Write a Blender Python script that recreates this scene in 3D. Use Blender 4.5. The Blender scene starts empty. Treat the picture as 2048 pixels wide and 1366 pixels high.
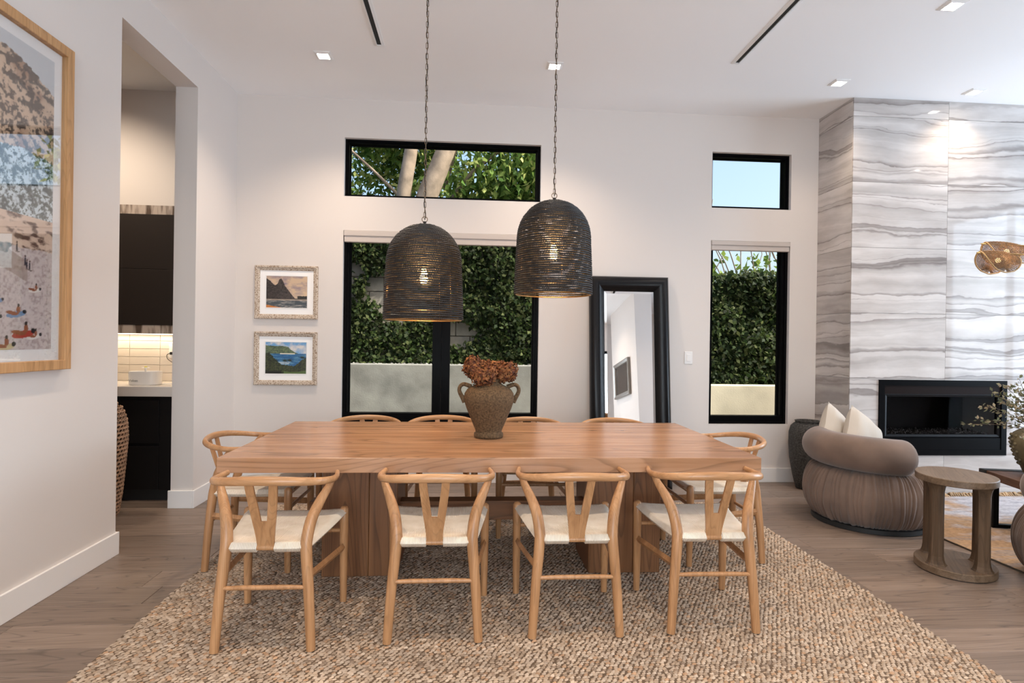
import bpy, bmesh, math, random
import numpy as np
from mathutils import Matrix, Vector
random.seed(7); rng = np.random.default_rng(7)
scn = bpy.context.scene
C = scn.collection
PI = math.pi

# ------------------------------------------------------------------ camera
F_PX, YAW, PIT, ROL, CAM_H = 1168.2125, 0.0719950, -0.0016176, 0.0144737, 1.33
_f = Vector((math.sin(YAW)*math.cos(PIT), math.cos(YAW)*math.cos(PIT), math.sin(PIT)))
_r = Vector((math.cos(YAW), -math.sin(YAW), 0)); _u = _r.cross(_f)
_r2 = math.cos(ROL)*_r + math.sin(ROL)*_u; _u2 = -math.sin(ROL)*_r + math.cos(ROL)*_u
cd = bpy.data.cameras.new('camera'); cam = bpy.data.objects.new('camera', cd); C.objects.link(cam)
cd.sensor_width = 36.0; cd.sensor_fit = 'HORIZONTAL'; cd.lens = 36.0*F_PX/2048; cd.clip_start = 0.05; cd.clip_end = 300
M = Matrix.Identity(4)
for i in range(3):
    M[i][0] = _r2[i]; M[i][1] = _u2[i]; M[i][2] = -_f[i]
M[2][3] = CAM_H
cam.matrix_world = M
scn.camera = cam

# ------------------------------------------------------------------ view, world, daylight
scn.view_settings.view_transform = 'Standard'; scn.view_settings.look = 'None'
scn.view_settings.gamma = 1.0; scn.view_settings.use_curve_mapping = False
scn.view_settings.exposure = 0.38
scn.cycles.max_bounces = 10; scn.cycles.diffuse_bounces = 8; scn.cycles.glossy_bounces = 4
scn.cycles.transmission_bounces = 4; scn.cycles.transparent_max_bounces = 12
scn.cycles.caustics_reflective = False; scn.cycles.caustics_refractive = False
scn.cycles.sample_clamp_indirect = 6.0
scn.cycles.use_denoising = True

world = bpy.data.worlds.new('sky_world'); scn.world = world; world.use_nodes = True
wn = world.node_tree; wn.nodes.clear()
sky = wn.nodes.new('ShaderNodeTexSky'); sky.sky_type = 'NISHITA'; sky.sun_disc = False
sky.sun_elevation = math.radians(48); sky.sun_rotation = math.radians(120); sky.air_density = 1.0; sky.dust_density = 5.0
bg = wn.nodes.new('ShaderNodeBackground'); bg.inputs['Strength'].default_value = 0.30
wo = wn.nodes.new('ShaderNodeOutputWorld')
wn.links.new(sky.outputs[0], bg.inputs[0]); wn.links.new(bg.outputs[0], wo.inputs[0])

def light(name, kind, loc, energy, color=(1, 1, 1), rot=(0, 0, 0), **kw):
    d = bpy.data.lights.new(name, kind); d.energy = energy; d.color = color
    for k, v in kw.items(): setattr(d, k, v)
    o = bpy.data.objects.new(name, d); C.objects.link(o); o.location = loc; o.rotation_euler = rot
    return o
light('sun_light', 'SUN', (0, 0, 20), 5.0, (1.0, .94, .84), (math.radians(49.5), 0, math.radians(67)), angle=.02)
# daylight through the right glass doors; the rear lamp is an added fill
light('daylight_right_doors', 'AREA', (7.12, 3.2, 1.6), 215, (.63, .79, 1.0), (0, PI/2, 0), shape='RECTANGLE', size=3.1, size_y=3.0)
light('rear_fill_light', 'AREA', (0.3, -3.25, 1.5), 190, (.82, .90, 1.0), (PI/2, 0, 0), shape='RECTANGLE', size=3.6, size_y=2.7)

# ------------------------------------------------------------------ helpers
def tag(o, label=None, cat=None, group=None, kind=None):
    if label: o['label'] = label
    if cat: o['category'] = cat
    if group: o['group'] = group
    if kind: o['kind'] = kind
    return o
def empty(name, loc=(0, 0, 0), rz=0.0, label=None, cat=None, group=None, kind=None, parent=None):
    o = bpy.data.objects.new(name, None); C.objects.link(o); o.location = loc; o.rotation_euler = (0, 0, rz)
    o.empty_display_size = .1
    if parent: o.parent = parent
    return tag(o, label, cat, group, kind)
def dup(root):
    r = root.copy(); C.objects.link(r)
    for ch in list(root.children):
        c = ch.copy(); C.objects.link(c); c.parent = r
        for g in ch.children:
            d = g.copy(); C.objects.link(d); d.parent = c
    return r
def inst(o, loc, parent=None, rot=None):
    c = o.copy(); C.objects.link(c); c.location = loc
    if parent is not None: c.parent = parent
    if rot is not None: c.rotation_euler = rot
    return c

class MB:
    def __init__(s): s.v = []; s.f = []
    def add(s, V, Fc):
        n = len(s.v); s.v += [tuple(p) for p in V]; s.f += [tuple(i+n for i in q) for q in Fc]; return s
    def box(s, x0, x1, y0, y1, z0, z1, mat=None):
        V = [(x, y, z) for z in (z0, z1) for y in (y0, y1) for x in (x0, x1)]
        if mat is not None: V = [tuple(mat @ Vector(p)) for p in V]
        return s.add(V, [(0, 2, 3, 1), (4, 5, 7, 6), (0, 1, 5, 4), (2, 6, 7, 3), (0, 4, 6, 2), (1, 3, 7, 5)])
    def tube(s, path, rad, n=10, closed=False, caps=True, flat=None):
        P = [Vector(p) for p in path]; m = len(P)
        if not hasattr(rad, '__len__'): rad = [rad]*m
        T = []
        for i in range(m):
            if closed: t = P[(i+1) % m]-P[i-1]
            else: t = P[min(i+1, m-1)]-P[max(i-1, 0)]
            T.append(t.normalized())
        ref = Vector((0, 0, 1)) if abs(T[0].z) < .9 else Vector((1, 0, 0))
        N = (ref - T[0]*ref.dot(T[0])).normalized(); V = []
        for i in range(m):
            N = (N - T[i]*N.dot(T[i])).normalized(); B = T[i].cross(N)
            a, b = (rad[i], rad[i]) if flat is None else (rad[i]*flat[0], rad[i]*flat[1])
            for k in range(n):
                q = 2*PI*k/n; V.append(P[i]+N*(a*math.cos(q))+B*(b*math.sin(q)))
        Fc = []
        for i in range(m if closed else m-1):
            j = (i+1) % m
            for k in range(n):
                l = (k+1) % n; Fc.append((i*n+k, i*n+l, j*n+l, j*n+k))
        if caps and not closed:
            Fc.append(tuple(range(n-1, -1, -1))); Fc.append(tuple((m-1)*n+k for k in range(n)))
        return s.add(V, Fc)
    def lathe(s, prof, n=32, fn=None, cap0=True, cap1=True, center=(0, 0)):
        V = []; m = len(prof)
        for (r, z) in prof:
            for k in range(n):
                q = 2*PI*k/n; rr = r if fn is None else fn(r, z, q)
                V.append((center[0]+rr*math.cos(q), center[1]+rr*math.sin(q), z))
        Fc = [(i*n+k, i*n+(k+1) % n, (i+1)*n+(k+1) % n, (i+1)*n+k) for i in range(m-1) for k in range(n)]
        if cap0: Fc.append(tuple(range(n-1, -1, -1)))
        if cap1: Fc.append(tuple((m-1)*n+k for k in range(n)))
        return s.add(V, Fc)
    def sphere(s, c, r, nu=12, nv=8, sc=(1, 1, 1)):
        V = [(c[0], c[1], c[2]+r*sc[2])]
        for i in range(1, nv):
            a = PI*i/nv
            for k in range(nu):
                q = 2*PI*k/nu
                V.append((c[0]+r*sc[0]*math.sin(a)*math.cos(q), c[1]+r*sc[1]*math.sin(a)*math.sin(q), c[2]+r*sc[2]*math.cos(a)))
        V.append((c[0], c[1], c[2]-r*sc[2])); Fc = []
        for k in range(nu): Fc.append((0, 1+k, 1+(k+1) % nu))
        for i in range(nv-2):
            for k in range(nu):
                a = 1+i*nu+k; b = 1+i*nu+(k+1) % nu; Fc.append((a, a+nu, b+nu, b))
        L = len(V)-1; o = 1+(nv-2)*nu
        for k in range(nu): Fc.append((L, o+(k+1) % nu, o+k))
        return s.add(V, Fc)
    def prism(s, pts, z0, z1, axis='z'):
        n = len(pts)
        mp = {'z': lambda a, b, c: (a, b, c), 'x': lambda a, b, c: (c, a, b), 'y': lambda a, b, c: (a, c, b)}[axis]
        V = [mp(a, b, z0) for a, b in pts]+[mp(a, b, z1) for a, b in pts]
        Fc = [tuple(range(n-1, -1, -1)), tuple(range(n, 2*n))]+[(i, (i+1) % n, n+(i+1) % n, n+i) for i in range(n)]
        return s.add(V, Fc)
    def frame(s, W, H, prof):
        """picture-frame sweep, outer W x H centred, in the XZ plane, prof = [(inset, y)], mitred, front towards -Y"""
        m = len(prof); V = []
        for (i, y) in prof:
            w, h = W/2-i, H/2-i; V += [(-w, y, -h), (w, y, -h), (w, y, h), (-w, y, h)]
        Fc = []
        for k in range(m):
            l = (k+1) % m
            for c in range(4):
                d = (c+1) % 4; Fc.append((k*4+c, k*4+d, l*4+d, l*4+c))
        return s.add(V, Fc)
    def build(s, name, mat, parent=None, smooth=False, bevel=0, seg=2, loc=None, kind=None, fix=True):
        me = bpy.data.meshes.new(name); me.from_pydata(s.v, [], s.f); me.update()
        if fix:
            b = bmesh.new(); b.from_mesh(me); bmesh.ops.recalc_face_normals(b, faces=b.faces[:]); b.to_mesh(me); b.free()
        if smooth:
            me.polygons.foreach_set('use_smooth', [True]*len(me.polygons))
            if smooth == 'auto':
                me.set_sharp_from_angle(angle=math.radians(40))
        o = bpy.data.objects.new(name, me); C.objects.link(o)
        if mat: me.materials.append(mat)
        if parent: o.parent = parent
        if loc: o.location = loc
        if bevel:
            md = o.modifiers.new('bevel', 'BEVEL'); md.width = bevel; md.segments = seg; md.limit_method = 'ANGLE'
            md.harden_normals = False
        if kind: o['kind'] = kind
        return o
def np_mesh(name, V, Fq, mat, parent=None, col=None, smooth=False, kind=None):
    """big meshes from numpy arrays, faces all of one size; col per vertex (linear rgb)"""
    me = bpy.data.meshes.new(name); nv, nf, k = len(V), len(Fq), Fq.shape[1]
    me.vertices.add(nv); me.vertices.foreach_set('co', np.asarray(V, np.float32).ravel())
    me.loops.add(nf*k); me.loops.foreach_set('vertex_index', Fq.astype(np.int32).ravel())
    me.polygons.add(nf); me.polygons.foreach_set('loop_start', np.arange(0, nf*k, k, dtype=np.int32))
    if smooth: me.polygons.foreach_set('use_smooth', np.ones(nf, bool))
    me.update(calc_edges=True); me.validate()
    if col is not None:
        a = me.color_attributes.new('Col', 'FLOAT_COLOR', 'POINT')
        cc = np.ones((nv, 4), np.float32); cc[:, :3] = col; a.data.foreach_set('color', cc.ravel())
    me.materials.append(mat)
    o = bpy.data.objects.new(name, me); C.objects.link(o)
    if parent: o.parent = parent
    if kind: o['kind'] = kind
    return o
def srgb(r, g, b):
    f = lambda c: (c/255/12.92) if c/255 <= .04045 else ((c/255+.055)/1.055)**2.4
    return (f(r), f(g), f(b))

# ------------------------------------------------------------------ materials
def new_mat(name):
    m = bpy.data.materials.new(name); m.use_nodes = True; nt = m.node_tree
    return m, nt, nt.nodes['Principled BSDF']
def setp(b, **kw):
    mp = {'rough': 'Roughness', 'metal': 'Metallic', 'spec': 'Specular IOR Level', 'sheen': 'Sheen Weight', 'coat': 'Coat Weight',
          'coatr': 'Coat Roughness', 'trans': 'Transmission Weight', 'ior': 'IOR', 'es': 'Emission Strength'}
    for k, v in kw.items(): b.inputs[mp[k]].default_value = v
def rgba(c): return (c[0], c[1], c[2], 1)
def plain(name, col, rough=.5, vary=0, vscale=8.0, bump=0, bscale=200.0, **kw):
    m, nt, b = new_mat(name); setp(b, rough=rough, **kw); b.inputs['Base Color'].default_value = rgba(col)
    tc = nt.nodes.new('ShaderNodeTexCoord')
    if vary:
        n = nt.nodes.new('ShaderNodeTexNoise'); n.inputs['Scale'].default_value = vscale; n.inputs['Detail'].default_value = 5
        r = nt.nodes.new('ShaderNodeValToRGB'); r.color_ramp.elements[0].position = .3; r.color_ramp.elements[1].position = .7
        r.color_ramp.elements[0].color = rgba([c*(1-vary) for c in col]); r.color_ramp.elements[1].color = rgba([min(1, c*(1+vary)) for c in col])
        nt.links.new(tc.outputs['Object'], n.inputs['Vector']); nt.links.new(n.outputs['Fac'], r.inputs[0]); nt.links.new(r.outputs[0], b.inputs['Base Color'])
    if bump:
        n2 = nt.nodes.new('ShaderNodeTexNoise'); n2.inputs['Scale'].default_value = bscale; n2.inputs['Detail'].default_value = 3
        bp = nt.nodes.new('ShaderNodeBump'); bp.inputs['Strength'].default_value = bump; bp.inputs['Distance'].default_value = .005
        nt.links.new(tc.outputs['Object'], n2.inputs['Vector']); nt.links.new(n2.outputs['Fac'], bp.inputs['Height']); nt.links.new(bp.outputs[0], b.inputs['Normal'])
    return m
def emit(name, col, s):
    m, nt, b = new_mat(name); b.inputs['Base Color'].default_value = (0, 0, 0, 1); b.inputs['Emission Color'].default_value = rgba(col); setp(b, es=s); return m
def colattr(name, rough=.6, bump=0, bscale=300, translucent=0, **kw):
    m, nt, b = new_mat(name); setp(b, rough=rough, **kw)
    a = nt.nodes.new('ShaderNodeAttribute'); a.attribute_name = 'Col'; nt.links.new(a.outputs['Color'], b.inputs['Base Color'])
    if bump:
        tc = nt.nodes.new('ShaderNodeTexCoord'); n2 = nt.nodes.new('ShaderNodeTexNoise'); n2.inputs['Scale'].default_value = bscale
        bp = nt.nodes.new('ShaderNodeBump'); bp.inputs['Strength'].default_value = bump; bp.inputs['Distance'].default_value = .003
        nt.links.new(tc.outputs['Object'], n2.inputs['Vector']); nt.links.new(n2.outputs['Fac'], bp.inputs['Height']); nt.links.new(bp.outputs[0], b.inputs['Normal'])
    if translucent:
        t = nt.nodes.new('ShaderNodeBsdfTranslucent'); mx = nt.nodes.new('ShaderNodeMixShader'); mx.inputs[0].default_value = translucent
        out = nt.nodes['Material Output']; nt.links.new(a.outputs['Color'], t.inputs[0])
        nt.links.new(b.outputs[0], mx.inputs[1]); nt.links.new(t.outputs[0], mx.inputs[2]); nt.links.new(mx.outputs[0], out.inputs[0])
    return m
def wood(name, dark, mid, lite, axis='X', stretch=14, scale=1.2, rough=.45, lines=.35, linescale=3.0, knots=0, perobj=True, tone=0.0, spec=.4, sharp=.3):
    m, nt, b = new_mat(name); setp(b, rough=rough, spec=spec); N = nt.nodes.new; L = nt.links.new
    tc = N('ShaderNodeTexCoord'); vec = tc.outputs['Object']
    oi = N('ShaderNodeObjectInfo')
    if perobj:
        mul = N('ShaderNodeMath'); mul.operation = 'MULTIPLY'; mul.inputs[1].default_value = 37.0; L(oi.outputs['Random'], mul.inputs[0])
        ad = N('ShaderNodeVectorMath'); ad.operation = 'ADD'; L(vec, ad.inputs[0]); L(mul.outputs[0], ad.inputs[1]); vec = ad.outputs[0]
    s = [stretch]*3; s['XYZ'.index(axis)] = 1.0
    mp = N('ShaderNodeMapping'); mp.inputs['Scale'].default_value = s; L(vec, mp.inputs[0])
    n1 = N('ShaderNodeTexNoise'); n1.inputs['Scale'].default_value = scale; n1.inputs['Detail'].default_value = 6; n1.inputs['Roughness'].default_value = .62; n1.inputs['Distortion'].default_value = .6
    L(mp.outputs[0], n1.inputs['Vector'])
    r1 = N('ShaderNodeValToRGB'); e = r1.color_ramp.elements; e[0].position = .28; e[0].color = rgba(dark); e[1].position = .74; e[1].color = rgba(lite)
    q = e.new(.5); q.color = rgba(mid); L(n1.outputs['Fac'], r1.inputs[0])
    # growth-ring lines
    s2 = [3.2]*3; s2['XYZ'.index(axis)] = .32
    mp2 = N('ShaderNodeMapping'); mp2.inputs['Scale'].default_value = s2; L(vec, mp2.inputs[0])
    w = N('ShaderNodeTexNoise'); w.inputs['Scale'].default_value = linescale*.55; w.inputs['Detail'].default_value = 1.5; L(mp2.outputs[0], w.inputs['Vector'])
    mm = N('ShaderNodeMath'); mm.operation = 'MULTIPLY'; mm.inputs[1].default_value = 22; L(w.outputs['Fac'], mm.inputs[0])
    fr = N('ShaderNodeMath'); fr.operation = 'FRACT'; L(mm.outputs[0], fr.inputs[0])
    r2 = N('ShaderNodeValToRGB'); e2 = r2.color_ramp.elements; e2[0].position = 0; e2[0].color = (1-lines,)*3+(1,); e2[1].position = sharp; e2[1].color = (1, 1, 1, 1)
    k = e2.new(.93); k.color = (1, 1, 1, 1); k2 = e2.new(1.0); k2.color = (1-lines,)*3+(1,)
    L(fr.outputs[0], r2.inputs[0])
    mx = N('ShaderNodeMix'); mx.data_type = 'RGBA'; mx.blend_type = 'MULTIPLY'; mx.inputs[0].default_value = 1
    L(r1.outputs[0], mx.inputs[6]); L(r2.outputs[0], mx.inputs[7]); col = mx.outputs[2]
    if tone:
        hv = N('ShaderNodeHueSaturation'); mr = N('ShaderNodeMapRange'); mr.inputs[3].default_value = 1-tone; mr.inputs[4].default_value = 1+tone
        L(oi.outputs['Random'], mr.inputs[0]); L(mr.outputs[0], hv.inputs['Value']); L(col, hv.inputs['Color']); col = hv.outputs[0]
    L(col, b.inputs['Base Color'])
    bp = N('ShaderNodeBump'); bp.inputs['Strength'].default_value = .12; bp.inputs['Distance'].default_value = .002
    L(n1.outputs['Fac'], bp.inputs['Height']); L(bp.outputs[0], b.inputs['Normal'])
    return m
def glass_mat(name, tint=(1, 1, 1), refl=1.0):
    m, nt, b = new_mat(name); nt.nodes.remove(b); N = nt.nodes.new; L = nt.links.new
    t = N('ShaderNodeBsdfTransparent'); t.inputs[0].default_value = rgba(tint); g = N('ShaderNodeBsdfGlossy'); g.inputs['Roughness'].default_value = .01
    fz = N('ShaderNodeFresnel'); fz.inputs[0].default_value = 1.35; mu = N('ShaderNodeMath'); mu.operation = 'MULTIPLY'; mu.inputs[1].default_value = refl
    mx = N('ShaderNodeMixShader'); L(fz.outputs[0], mu.inputs[0]); L(mu.outputs[0], mx.inputs[0]); L(t.outputs[0], mx.inputs[1]); L(g.outputs[0], mx.inputs[2])
    L(mx.outputs[0], nt.nodes['Material Output'].inputs[0]); return m

W_ = {}
W_['wall'] = plain('white_paint', (.705, .655, .62), .65)
W_['ceil'] = plain('ceiling_paint', (.93, .93, .935), .75)
W_['trim'] = plain('trim_paint', (.82, .80, .785), .35)
W_['black'] = plain('black_metal', (.004, .004, .0045), .3, spec=.03)
W_['glass'] = glass_mat('window_glass', (.96, .975, .97), 0.0)
W_['floor'] = wood('grey_oak', (.150, .108, .083), (.208, .154, .120), (.258, .197, .157), 'X', 22, 1.6, .40, .40, 3.4, tone=.20, sharp=.14)
W_['subfloor'] = plain('subfloor_dark', (.05, .035, .028), .8)
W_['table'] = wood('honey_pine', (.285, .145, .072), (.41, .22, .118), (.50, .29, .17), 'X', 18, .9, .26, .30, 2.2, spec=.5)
W_['tableleg'] = wood('honey_pine_upright_shaded', (.13, .052, .018), (.20, .085, .032), (.26, .118, .048), 'Z', 18, .9, .45, .38, 2.6)  # darker than the tabletop: under-table shade put into the colour
W_['beam'] = wood('honey_pine_beam_shaded', (.13, .052, .018), (.20, .085, .032), (.26, .118, .048), 'X', 18, .9, .45, .38, 2.6)  # same under-table shade put into the beam colour
W_['chair'] = wood('chair_beech', (.30, .148, .064), (.42, .218, .098), (.51, .285, .14), 'Z', 20, 1.6, .34, .18, 5.0)
W_['rail'] = wood('chair_beech_bent', (.35, .178, .080), (.47, .252, .118), (.56, .32, .165), 'X', 16, 1.4, .28, .12, 4.0)
W_['oakframe'] = wood('oak_frame', (.36, .19, .075), (.50, .28, .125), (.60, .36, .175), 'Z', 18, 1.5, .5, .18, 4.0)
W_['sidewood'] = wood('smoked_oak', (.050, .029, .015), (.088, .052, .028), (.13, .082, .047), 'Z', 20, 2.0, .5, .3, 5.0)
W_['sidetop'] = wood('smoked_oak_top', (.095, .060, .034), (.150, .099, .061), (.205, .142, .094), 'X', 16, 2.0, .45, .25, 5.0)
W_['darkwood'] = wood('dark_walnut', (.05, .022, .012), (.10, .045, .022), (.16, .075, .04), 'Y', 16, 2.0, .5, .3, 5.0)
W_['cab'] = plain('charcoal_cabinet', (.006, .005, .005), .5, spec=.25)
W_['cabup'] = plain('espresso_cabinet', (.022, .0155, .0125), .5, spec=.3)
W_['counter'] = plain('quartz_white', (.80, .76, .72), .2)
W_['tile'] = plain('glazed_tile', (.72, .66, .60), .18, bump=.15, bscale=14)
W_['white'] = plain('white_plastic', (.82, .81, .80), .35)
W_['brass'] = plain('aged_brass', (.55, .36, .15), .35, metal=1.0)
W_['bronze'] = plain('bronze_chain', (.20, .135, .085), .4, metal=.9)
W_['shade_cloth'] = plain('roller_shade_linen', (.56, .50, .46), .8, bump=.2, bscale=350)
W_['leather'] = plain('black_leather', (.006, .006, .007), .24, bump=.2, bscale=240, spec=.28)
W_['mirror'] = plain('mirror_silver', (.92, .92, .92), .0, metal=1.0)
W_['mat'] = plain('mat_board', (.92, .915, .91), .8)
W_['velvet'] = plain('taupe_velvet', (.138, .088, .063), .8, vary=.25, vscale=5, sheen=.28)
W_['linen'] = plain('oatmeal_linen', (.52, .47, .41), .9, bump=.3, bscale=300)
W_['concrete'] = plain('cast_concrete', (.31, .30, .265), .85, vary=.30, vscale=3.5, bump=.3, bscale=60)
W_['block'] = plain('cement_block', (.28, .25, .205), .9, vary=.3, vscale=6, bump=.5, bscale=80)
W_['soil'] = plain('leaf_litter', (.10, .08, .055), .95, vary=.4, vscale=9)
W_['bark'] = plain('grey_bark', (.26, .20, .145), .9, vary=.3, vscale=7, bump=.5, bscale=50)
W_['pottery'] = plain('brown_stoneware', (.105, .066, .034), .8, vary=.5, vscale=95, bump=.8, bscale=190, spec=.25)
W_['cordblack'] = plain('black_cord', (.0095, .0088, .0092), .5)
W_['plinth'] = plain('plinth_black', (.01, .01, .01), .6)
W_['socket'] = plain('socket_dark', (.04, .03, .025), .4, metal=.6)
W_['bulb'] = emit('filament_glow', (1.0, .52, .16), 40)
W_['bulb_soft'] = emit('frosted_bulb_glow', (1.0, .62, .28), 5)
W_['lens'] = emit('downlight_lens', (1.0, .93, .82), 30)
W_['strip'] = emit('led_strip', (1.0, .80, .56), 5)

# whitewashed weathered wood (small frames, pantry strips)
def weathered(name, c1, c2, axis, scale=9):
    m, nt, b = new_mat(name); setp(b, rough=.8); N = nt.nodes.new; L = nt.links.new
    tc = N('ShaderNodeTexCoord'); s = [9.0]*3
    if axis: s['XYZ'.index(axis)] = 1.2
    mp = N('ShaderNodeMapping'); mp.inputs['Scale'].default_value = s; n = N('ShaderNodeTexNoise'); n.inputs['Scale'].default_value = scale; n.inputs['Detail'].default_value = 5
    r = N('ShaderNodeValToRGB'); r.color_ramp.elements[0].position = .38; r.color_ramp.elements[0].color = rgba(c1); r.color_ramp.elements[1].position = .54; r.color_ramp.elements[1].color = rgba(c2)
    L(tc.outputs['Object'], mp.inputs[0]); L(mp.outputs[0], n.inputs['Vector']); L(n.outputs['Fac'], r.inputs[0]); L(r.outputs[0], b.inputs['Base Color'])
    bp = N('ShaderNodeBump'); bp.inputs['Strength'].default_value = .4; bp.inputs['Distance'].default_value = .003; L(n.outputs['Fac'], bp.inputs['Height']); L(bp.outputs[0], b.inputs['Normal'])
    return m
W_['wx'] = weathered('whitewashed_wood', (.27, .185, .12), (.60, .51, .42), None, 11)
W_['strip_wood'] = weathered('weathered_strip', (.10, .065, .045), (.50, .42, .36), 'Z', 2.2)

def marble_mat():
    m, nt, b = new_mat('banded_onyx'); setp(b, rough=.045, spec=.22); N = nt.nodes.new; L = nt.links.new
    tc = N('ShaderNodeTexCoord'); oi = N('ShaderNodeObjectInfo')
    mul = N('ShaderNodeMath'); mul.operation = 'MULTIPLY'; mul.inputs[1].default_value = 19.0; L(oi.outputs['Random'], mul.inputs[0])
    ad = N('ShaderNodeVectorMath'); ad.operation = 'ADD'; L(tc.outputs['Object'], ad.inputs[0]); L(mul.outputs[0], ad.inputs[1])
    mp = N('ShaderNodeMapping'); mp.inputs['Scale'].default_value = (.8, .8, 2.4); L(ad.outputs[0], mp.inputs[0])
    # warp
    n0 = N('ShaderNodeTexNoise'); n0.inputs['Scale'].default_value = 1.1; n0.inputs['Detail'].default_value = 5; n0.inputs['Roughness'].default_value = .55; L(mp.outputs[0], n0.inputs['Vector'])
    sx = N('ShaderNodeSeparateXYZ'); L(ad.outputs[0], sx.inputs[0])
    h = N('ShaderNodeMath'); h.operation = 'MULTIPLY_ADD'; h.inputs[1].default_value = .30; L(n0.outputs['Fac'], h.inputs[0]); L(sx.outputs['Z'], h.inputs[2])
    def bands(freq, lo, hi, c0, c1):
        a = N('ShaderNodeMath'); a.operation = 'MULTIPLY'; a.inputs[1].default_value = freq; L(h.outputs[0], a.inputs[0])
        n = N('ShaderNodeTexNoise'); n.noise_dimensions = '1D'; n.inputs['Scale'].default_value = 1.0; n.inputs['Detail'].default_value = 3.5; n.inputs['Roughness'].default_value = .6; L(a.outputs[0], n.inputs['W'])
        r = N('ShaderNodeValToRGB'); e = r.color_ramp.elements; e[0].position = lo; e[0].color = rgba(c0); e[1].position = hi; e[1].color = rgba(c1); L(n.outputs['Fac'], r.inputs[0]); return r
    base = bands(6, .30, .62, (.46, .425, .405), (.64, .60, .575))
    # thin dark veins where a slow band noise crosses a level
    a = N('ShaderNodeMath'); a.operation = 'MULTIPLY'; a.inputs[1].default_value = 3.4; L(h.outputs[0], a.inputs[0])
    nv = N('ShaderNodeTexNoise'); nv.noise_dimensions = '1D'; nv.inputs['Scale'].default_value = 1.0; nv.inputs['Detail'].default_value = 2; L(a.outputs[0], nv.inputs['W'])
    rv = N('ShaderNodeValToRGB'); e = rv.color_ramp.elements
    e[0].position = .455; e[0].color = (1, 1, 1, 1); e[1].position = .50; e[1].color = (.42, .395, .39, 1); q = e.new(.507); q.color = (1.0, 1.0, 1.0, 1)
    q2 = e.new(.60); q2.color = (1, 1, 1, 1); q3 = e.new(.625); q3.color = (.62, .6, .6, 1); q4 = e.new(.632); q4.color = (1, 1, 1, 1)
    L(nv.outputs['Fac'], rv.inputs[0])
    mx = N('ShaderNodeMix'); mx.data_type = 'RGBA'; mx.blend_type = 'MULTIPLY'; mx.inputs[0].default_value = .80; L(base.outputs[0], mx.inputs[6]); L(rv.outputs[0], mx.inputs[7])
    # cloudiness
    n3 = N('ShaderNodeTexNoise'); n3.inputs['Scale'].default_value = 3.5; n3.inputs['Detail'].default_value = 8; L(mp.outputs[0], n3.inputs['Vector'])
    r3 = N('ShaderNodeValToRGB'); r3.color_ramp.elements[0].position = .3; r3.color_ramp.elements[0].color = (.80, .78, .77, 1); r3.color_ramp.elements[1].position = .65; r3.color_ramp.elements[1].color = (1, 1, 1, 1); L(n3.outputs['Fac'], r3.inputs[0])
    m2 = N('ShaderNodeMix'); m2.data_type = 'RGBA'; m2.blend_type = 'MULTIPLY'; m2.inputs[0].default_value = 1; L(mx.outputs[2], m2.inputs[6]); L(r3.outputs[0], m2.inputs[7])
    L(m2.outputs[2], b.inputs['Base Color']); return m
W_['marble'] = marble_mat()

def cord_mat():
    m, nt, b = new_mat('paper_cord'); setp(b, rough=.8); N = nt.nodes.new; L = nt.links.new
    uv = N('ShaderNodeUVMap'); sx = N('ShaderNodeSeparateXYZ'); L(uv.outputs[0], sx.inputs[0])
    mu = N('ShaderNodeMath'); mu.operation = 'MULTIPLY'; mu.inputs[1].default_value = 2*PI/.0066; L(sx.outputs[0], mu.inputs[0])
    sn = N('ShaderNodeMath'); sn.operation = 'SINE'; L(mu.outputs[0], sn.inputs[0])
    r = N('ShaderNodeMapRange'); r.inputs[1].default_value = -1; r.inputs[2].default_value = 1; L(sn.outputs[0], r.inputs[0])
    rp = N('ShaderNodeValToRGB'); e = rp.color_ramp.elements; e[0].position = 0; e[0].color = (.50, .42, .32, 1); e[1].position = .40; e[1].color = (.88, .82, .72, 1); L(r.outputs[0], rp.inputs[0])  # grooves between cords drawn darker, their shade put into the colour
    tc = N('ShaderNodeTexCoord'); n = N('ShaderNodeTexNoise'); n.inputs['Scale'].default_value = 14; n.inputs['Detail'].default_value = 4; L(tc.outputs['Object'], n.inputs['Vector'])
    r2 = N('ShaderNodeValToRGB'); r2.color_ramp.elements[0].position = .3; r2.color_ramp.elements[0].color = (.86, .83, .78, 1); r2.color_ramp.elements[1].position = .65; r2.color_ramp.elements[1].color = (1, 1, 1, 1); L(n.outputs['Fac'], r2.inputs[0])
    mx = N('ShaderNodeMix'); mx.data_type = 'RGBA'; mx.blend_type = 'MULTIPLY'; mx.inputs[0].default_value = 1; L(rp.outputs[0], mx.inputs[6]); L(r2.outputs[0], mx.inputs[7]); L(mx.outputs[2], b.inputs['Base Color'])
    bp = N('ShaderNodeBump'); bp.inputs['Strength'].default_value = .6; bp.inputs['Distance'].default_value = .002; L(r.outputs[0], bp.inputs['Height']); L(bp.outputs[0], b.inputs['Normal'])
    return m
W_['cord'] = cord_mat()
W_['weave'] = plain('cane_strip', (.235, .125, .052), .55, vary=.35, vscale=40)
W_['jute'] = colattr('jute_yarn', .9, bump=.5, bscale=260)
W_['leaf'] = colattr('leaf_green', .6, translucent=.45, spec=.2)
W_['petal'] = colattr('dried_petal', .8, translucent=.15)
W_['print'] = colattr('printed_paper', .35)
W_['printgloss'] = colattr('printed_photo_under_glass', .08)
W_['area_rug'] = colattr('area_rug_wool', .95, bump=.6, bscale=150)

# ------------------------------------------------------------------ room dimensions
L_, D, H = -2.122, 5.448, 3.522      # left wall face, back wall face, ceiling
XR, YR = 7.0, -3.1                   # right wall, rear wall
TH = .165; Y1, Y2, ZO = 3.694, 4.681, 3.25
XP = -4.3                            # pantry left wall

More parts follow.
